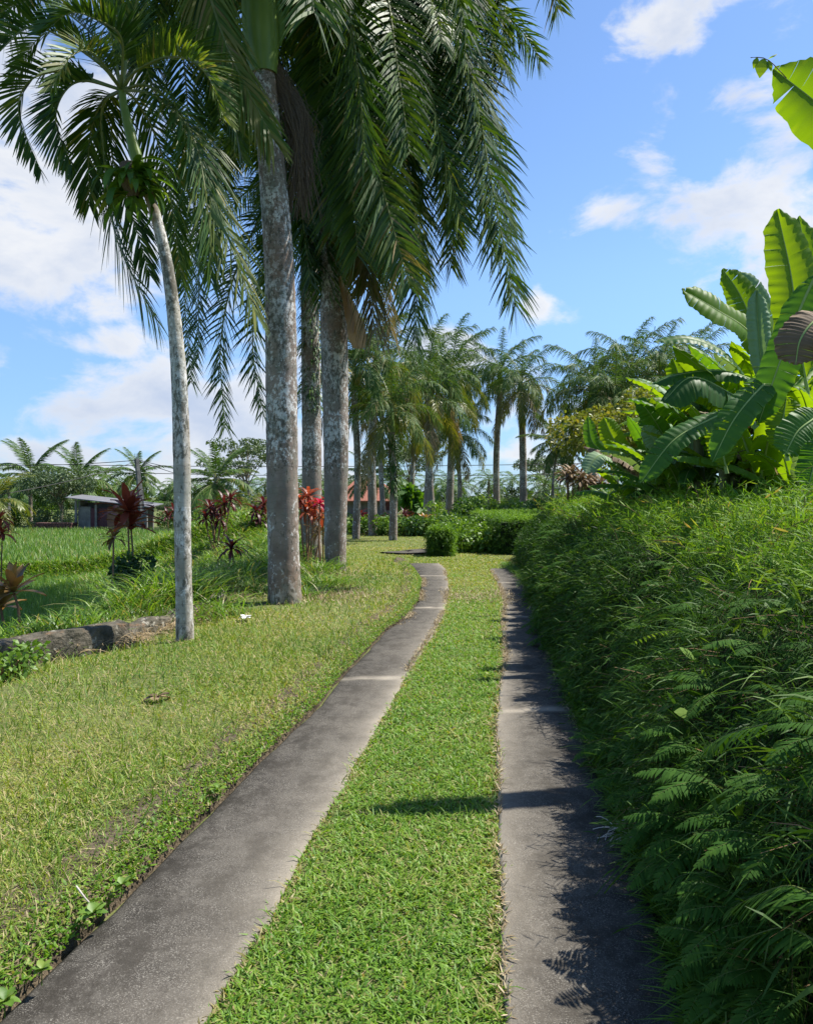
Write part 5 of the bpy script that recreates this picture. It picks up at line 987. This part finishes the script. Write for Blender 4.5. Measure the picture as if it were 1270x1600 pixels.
pts = spline([(-3.04, 8.27, 0), (-2.84, 9.4, 0), (-2.72, 10.4, 0), (-2.66, 11.0, 0)], 60); T = nrm(np.gradient(pts, axis=0)); nr = np.cross(T, [0, 0, 1.])
P = np.stack([pts+nr*a+np.array([0, 0, 1.])*b*(.8+.3*n2d(np.arange(60)*.25, np.full(60, 3.), 1, 2))[:, None]+nr*(.02*n2d(np.arange(60)*.9, np.full(60, i*2.), 1, i))[:, None] for i, (a, b) in enumerate([(.08, -.1), (.09, .08), (.07, .19), (.03, .22), (-.1, .21), (-.1, -.2)])], 1)
m = M(); m.grid(P); m.add(P[0], [(0, 1, 2, 3), (0, 3, 4, 5)], .5)
tag(link('wall_remnant', m.mesh('wall_remnant', m_wall)), 'broken overgrown stretch of stone wall half buried in grass behind the slender palm', 'wall')

# ------------------------------------------------------------------ shed, heap, posts, pole, cables, house
Ys = 47.0; gzS = -.55; x0 = (118-CXP)/FP*Ys; x1 = (232-CXP)/FP*Ys; root = thing('shed', 'small grey lean-to shed with maroon and rusty panels across the paddy', 'shed', (x0, Ys, gzS)); wS = x1-x0
def part(name, boxes, mat, root, smooth=False):
    m = M()
    for a, b in boxes: m.box(a, b)
    return link(name, m.mesh(name, mat, smooth), root)
part('wall', [((0.15, 1.2, 0), (wS-.1, 1.35, 1.75)), ((.15, 0.1, 0), (.27, 1.198, 1.85)), ((.272, .1, 0), (.9, .22, 1.5)), ((3.7, .1, 0), (wS-.1, .22, 1.2))], m_grey, root)
part('panel', [((.95, .02, .05), (1.95, .08, 1.4))], m_maroon, root); part('panel', [((1.96, .0, .05), (3.5, .07, 1.45))], m_rust, root)
for x in (.02, 1.25, 3.55, wS-.15): part('post', [((x, -.14, -.1), (x+.12, -.03, 1.9-x*.08))], m_grey, root)
m = M(); m.add([(-.4, -.5, 2.03), (wS+.3, -.5, 1.45), (wS+.3, 2, 1.62), (-.4, 2, 2.2), (-.4, -.5, 2.08), (wS+.3, -.5, 1.5), (wS+.3, 2, 1.67), (-.4, 2, 2.25)], [(0, 3, 2, 1), (4, 5, 6, 7), (0, 1, 5, 4), (1, 2, 6, 5), (2, 3, 7, 6), (3, 0, 4, 7)], .5); link('roof', m.mesh('roof', m_tin), root)
m = M(); r = np.random.default_rng(2)
for k in range(26):
    for lv in range(5):
        xx = (52-CXP)/FP*46+k*.085+r.uniform(-.02, .02)+lv*.03; m.box((xx, 46+r.uniform(-.03, .03), gzS+lv*.11), (xx+.08, 46.9, gzS+lv*.11+.1), r.random())
tag(link('brick_heap', m.mesh('brick_heap', m_brick)), 'long low heap of dark bricks left of the shed', 'brick heap')
m = M(); xx = (15-CXP)/FP*42; m.tube(np.array([(0, 0, 0), (0, 0, 2.15)]), .08, 4); tag(link('fence_post', m.mesh('fence_post', m_grey), None, (xx, 42, -.6)), 'single pale concrete post at the field edge near the picture border', 'post')
Yp = 45.; bp = np.array([(225-CXP)/FP*Yp, Yp, -.55]); tpp = at(214, 717, Yp)-bp; root = thing('utility_pole', 'leaning dark concrete utility pole rising behind the red cordyline', 'utility pole', bp)
m = M(); m.tube(np.array([(0, 0, -.2), tpp*.5, tpp]), [.2, .17, .14], 4); link('shaft', m.mesh('shaft', m_pole), root)
m = M()
for dx in (-.1, .1): m.tube(np.array([tpp+[dx, 0, -.05], tpp+[dx, 0, .32]]), .015, 4)
link('rebar', m.mesh('rebar', m_pole), root)
def cable(lab, a, b, sag, rad=.02):
    a, b = np.array(a, float), np.array(b, float); t = np.linspace(0, 1, 20)[:, None]; p = a*(1-t)+b*t; p[:, 2] -= sag*4*(t*(1-t))[:, 0]; m = M(); m.tube(p-a, rad, 4, cap=False)
    tag(link('cable', m.mesh('cable', m_wire), None, a), lab, 'cable')
T0 = at(214, 719, Yp)
cable('cable from the pole top sagging away to the left edge', T0, at(-120, 722, 44), .25); cable('second cable from the pole top to the left, crossing the coconut palms', T0+[0, 0, -.08], at(-150, 790, 36), .4)
cable('cable from the pole top running down behind the white trunk', T0, at(420, 775, 62), .25); cable('upper cable from the pole top towards the thickest trunk', T0+[0, 0, .03], at(520, 765, 80), .5)
cable('long level upper cable crossing the whole field', at(-100, 722, 60), at(1000, 722, 60), .35, .025); cable('long level lower cable crossing the whole field', at(-100, 728, 60), at(1000, 738, 60), .5, .025)
cable('thin cable rising right between the free standing palms', at(640, 800, 70), at(1000, 735, 60), .3, .022)
hb = np.array([(520-CXP)/FP*58, 58., 0.]); root = thing('house', 'small house with a red tiled hipped roof behind the slim palms', 'house', hb)
wH = (632-520)/FP*58; part('wall', [((.5, 1, 0), (wH-.5, 5, 1.35))], m_grey, root); part('window', [((3.6, .93, .5), (4.5, .995, 1.2))], m_maroon, root)
m = M(); m.add([(0, 0, 1.25), (wH, 0, 1.25), (wH, 6, 1.25), (0, 6, 1.25), (1.5, 3, 2.9), (wH-2.0, 3, 2.9)], [(0, 1, 5, 4), (2, 3, 4, 5), (0, 4, 3, 3), (1, 2, 5, 5)][:2], .5)
m.add([(0, 0, 1.25), (0, 3, 1.25), (0, 6, 1.25), (1.5, 3, 2.9)], [(0, 3, 2, 1)], .5); m.add([(wH, 0, 1.25), (wH, 3, 1.25), (wH, 6, 1.25), (wH-2.0, 3, 2.9)], [(0, 1, 2, 3)], .5); m.box((.05, .05, 1.15), (wH-.05, 5.95, 1.245)); link('roof', m.mesh('roof', m_tile), root)
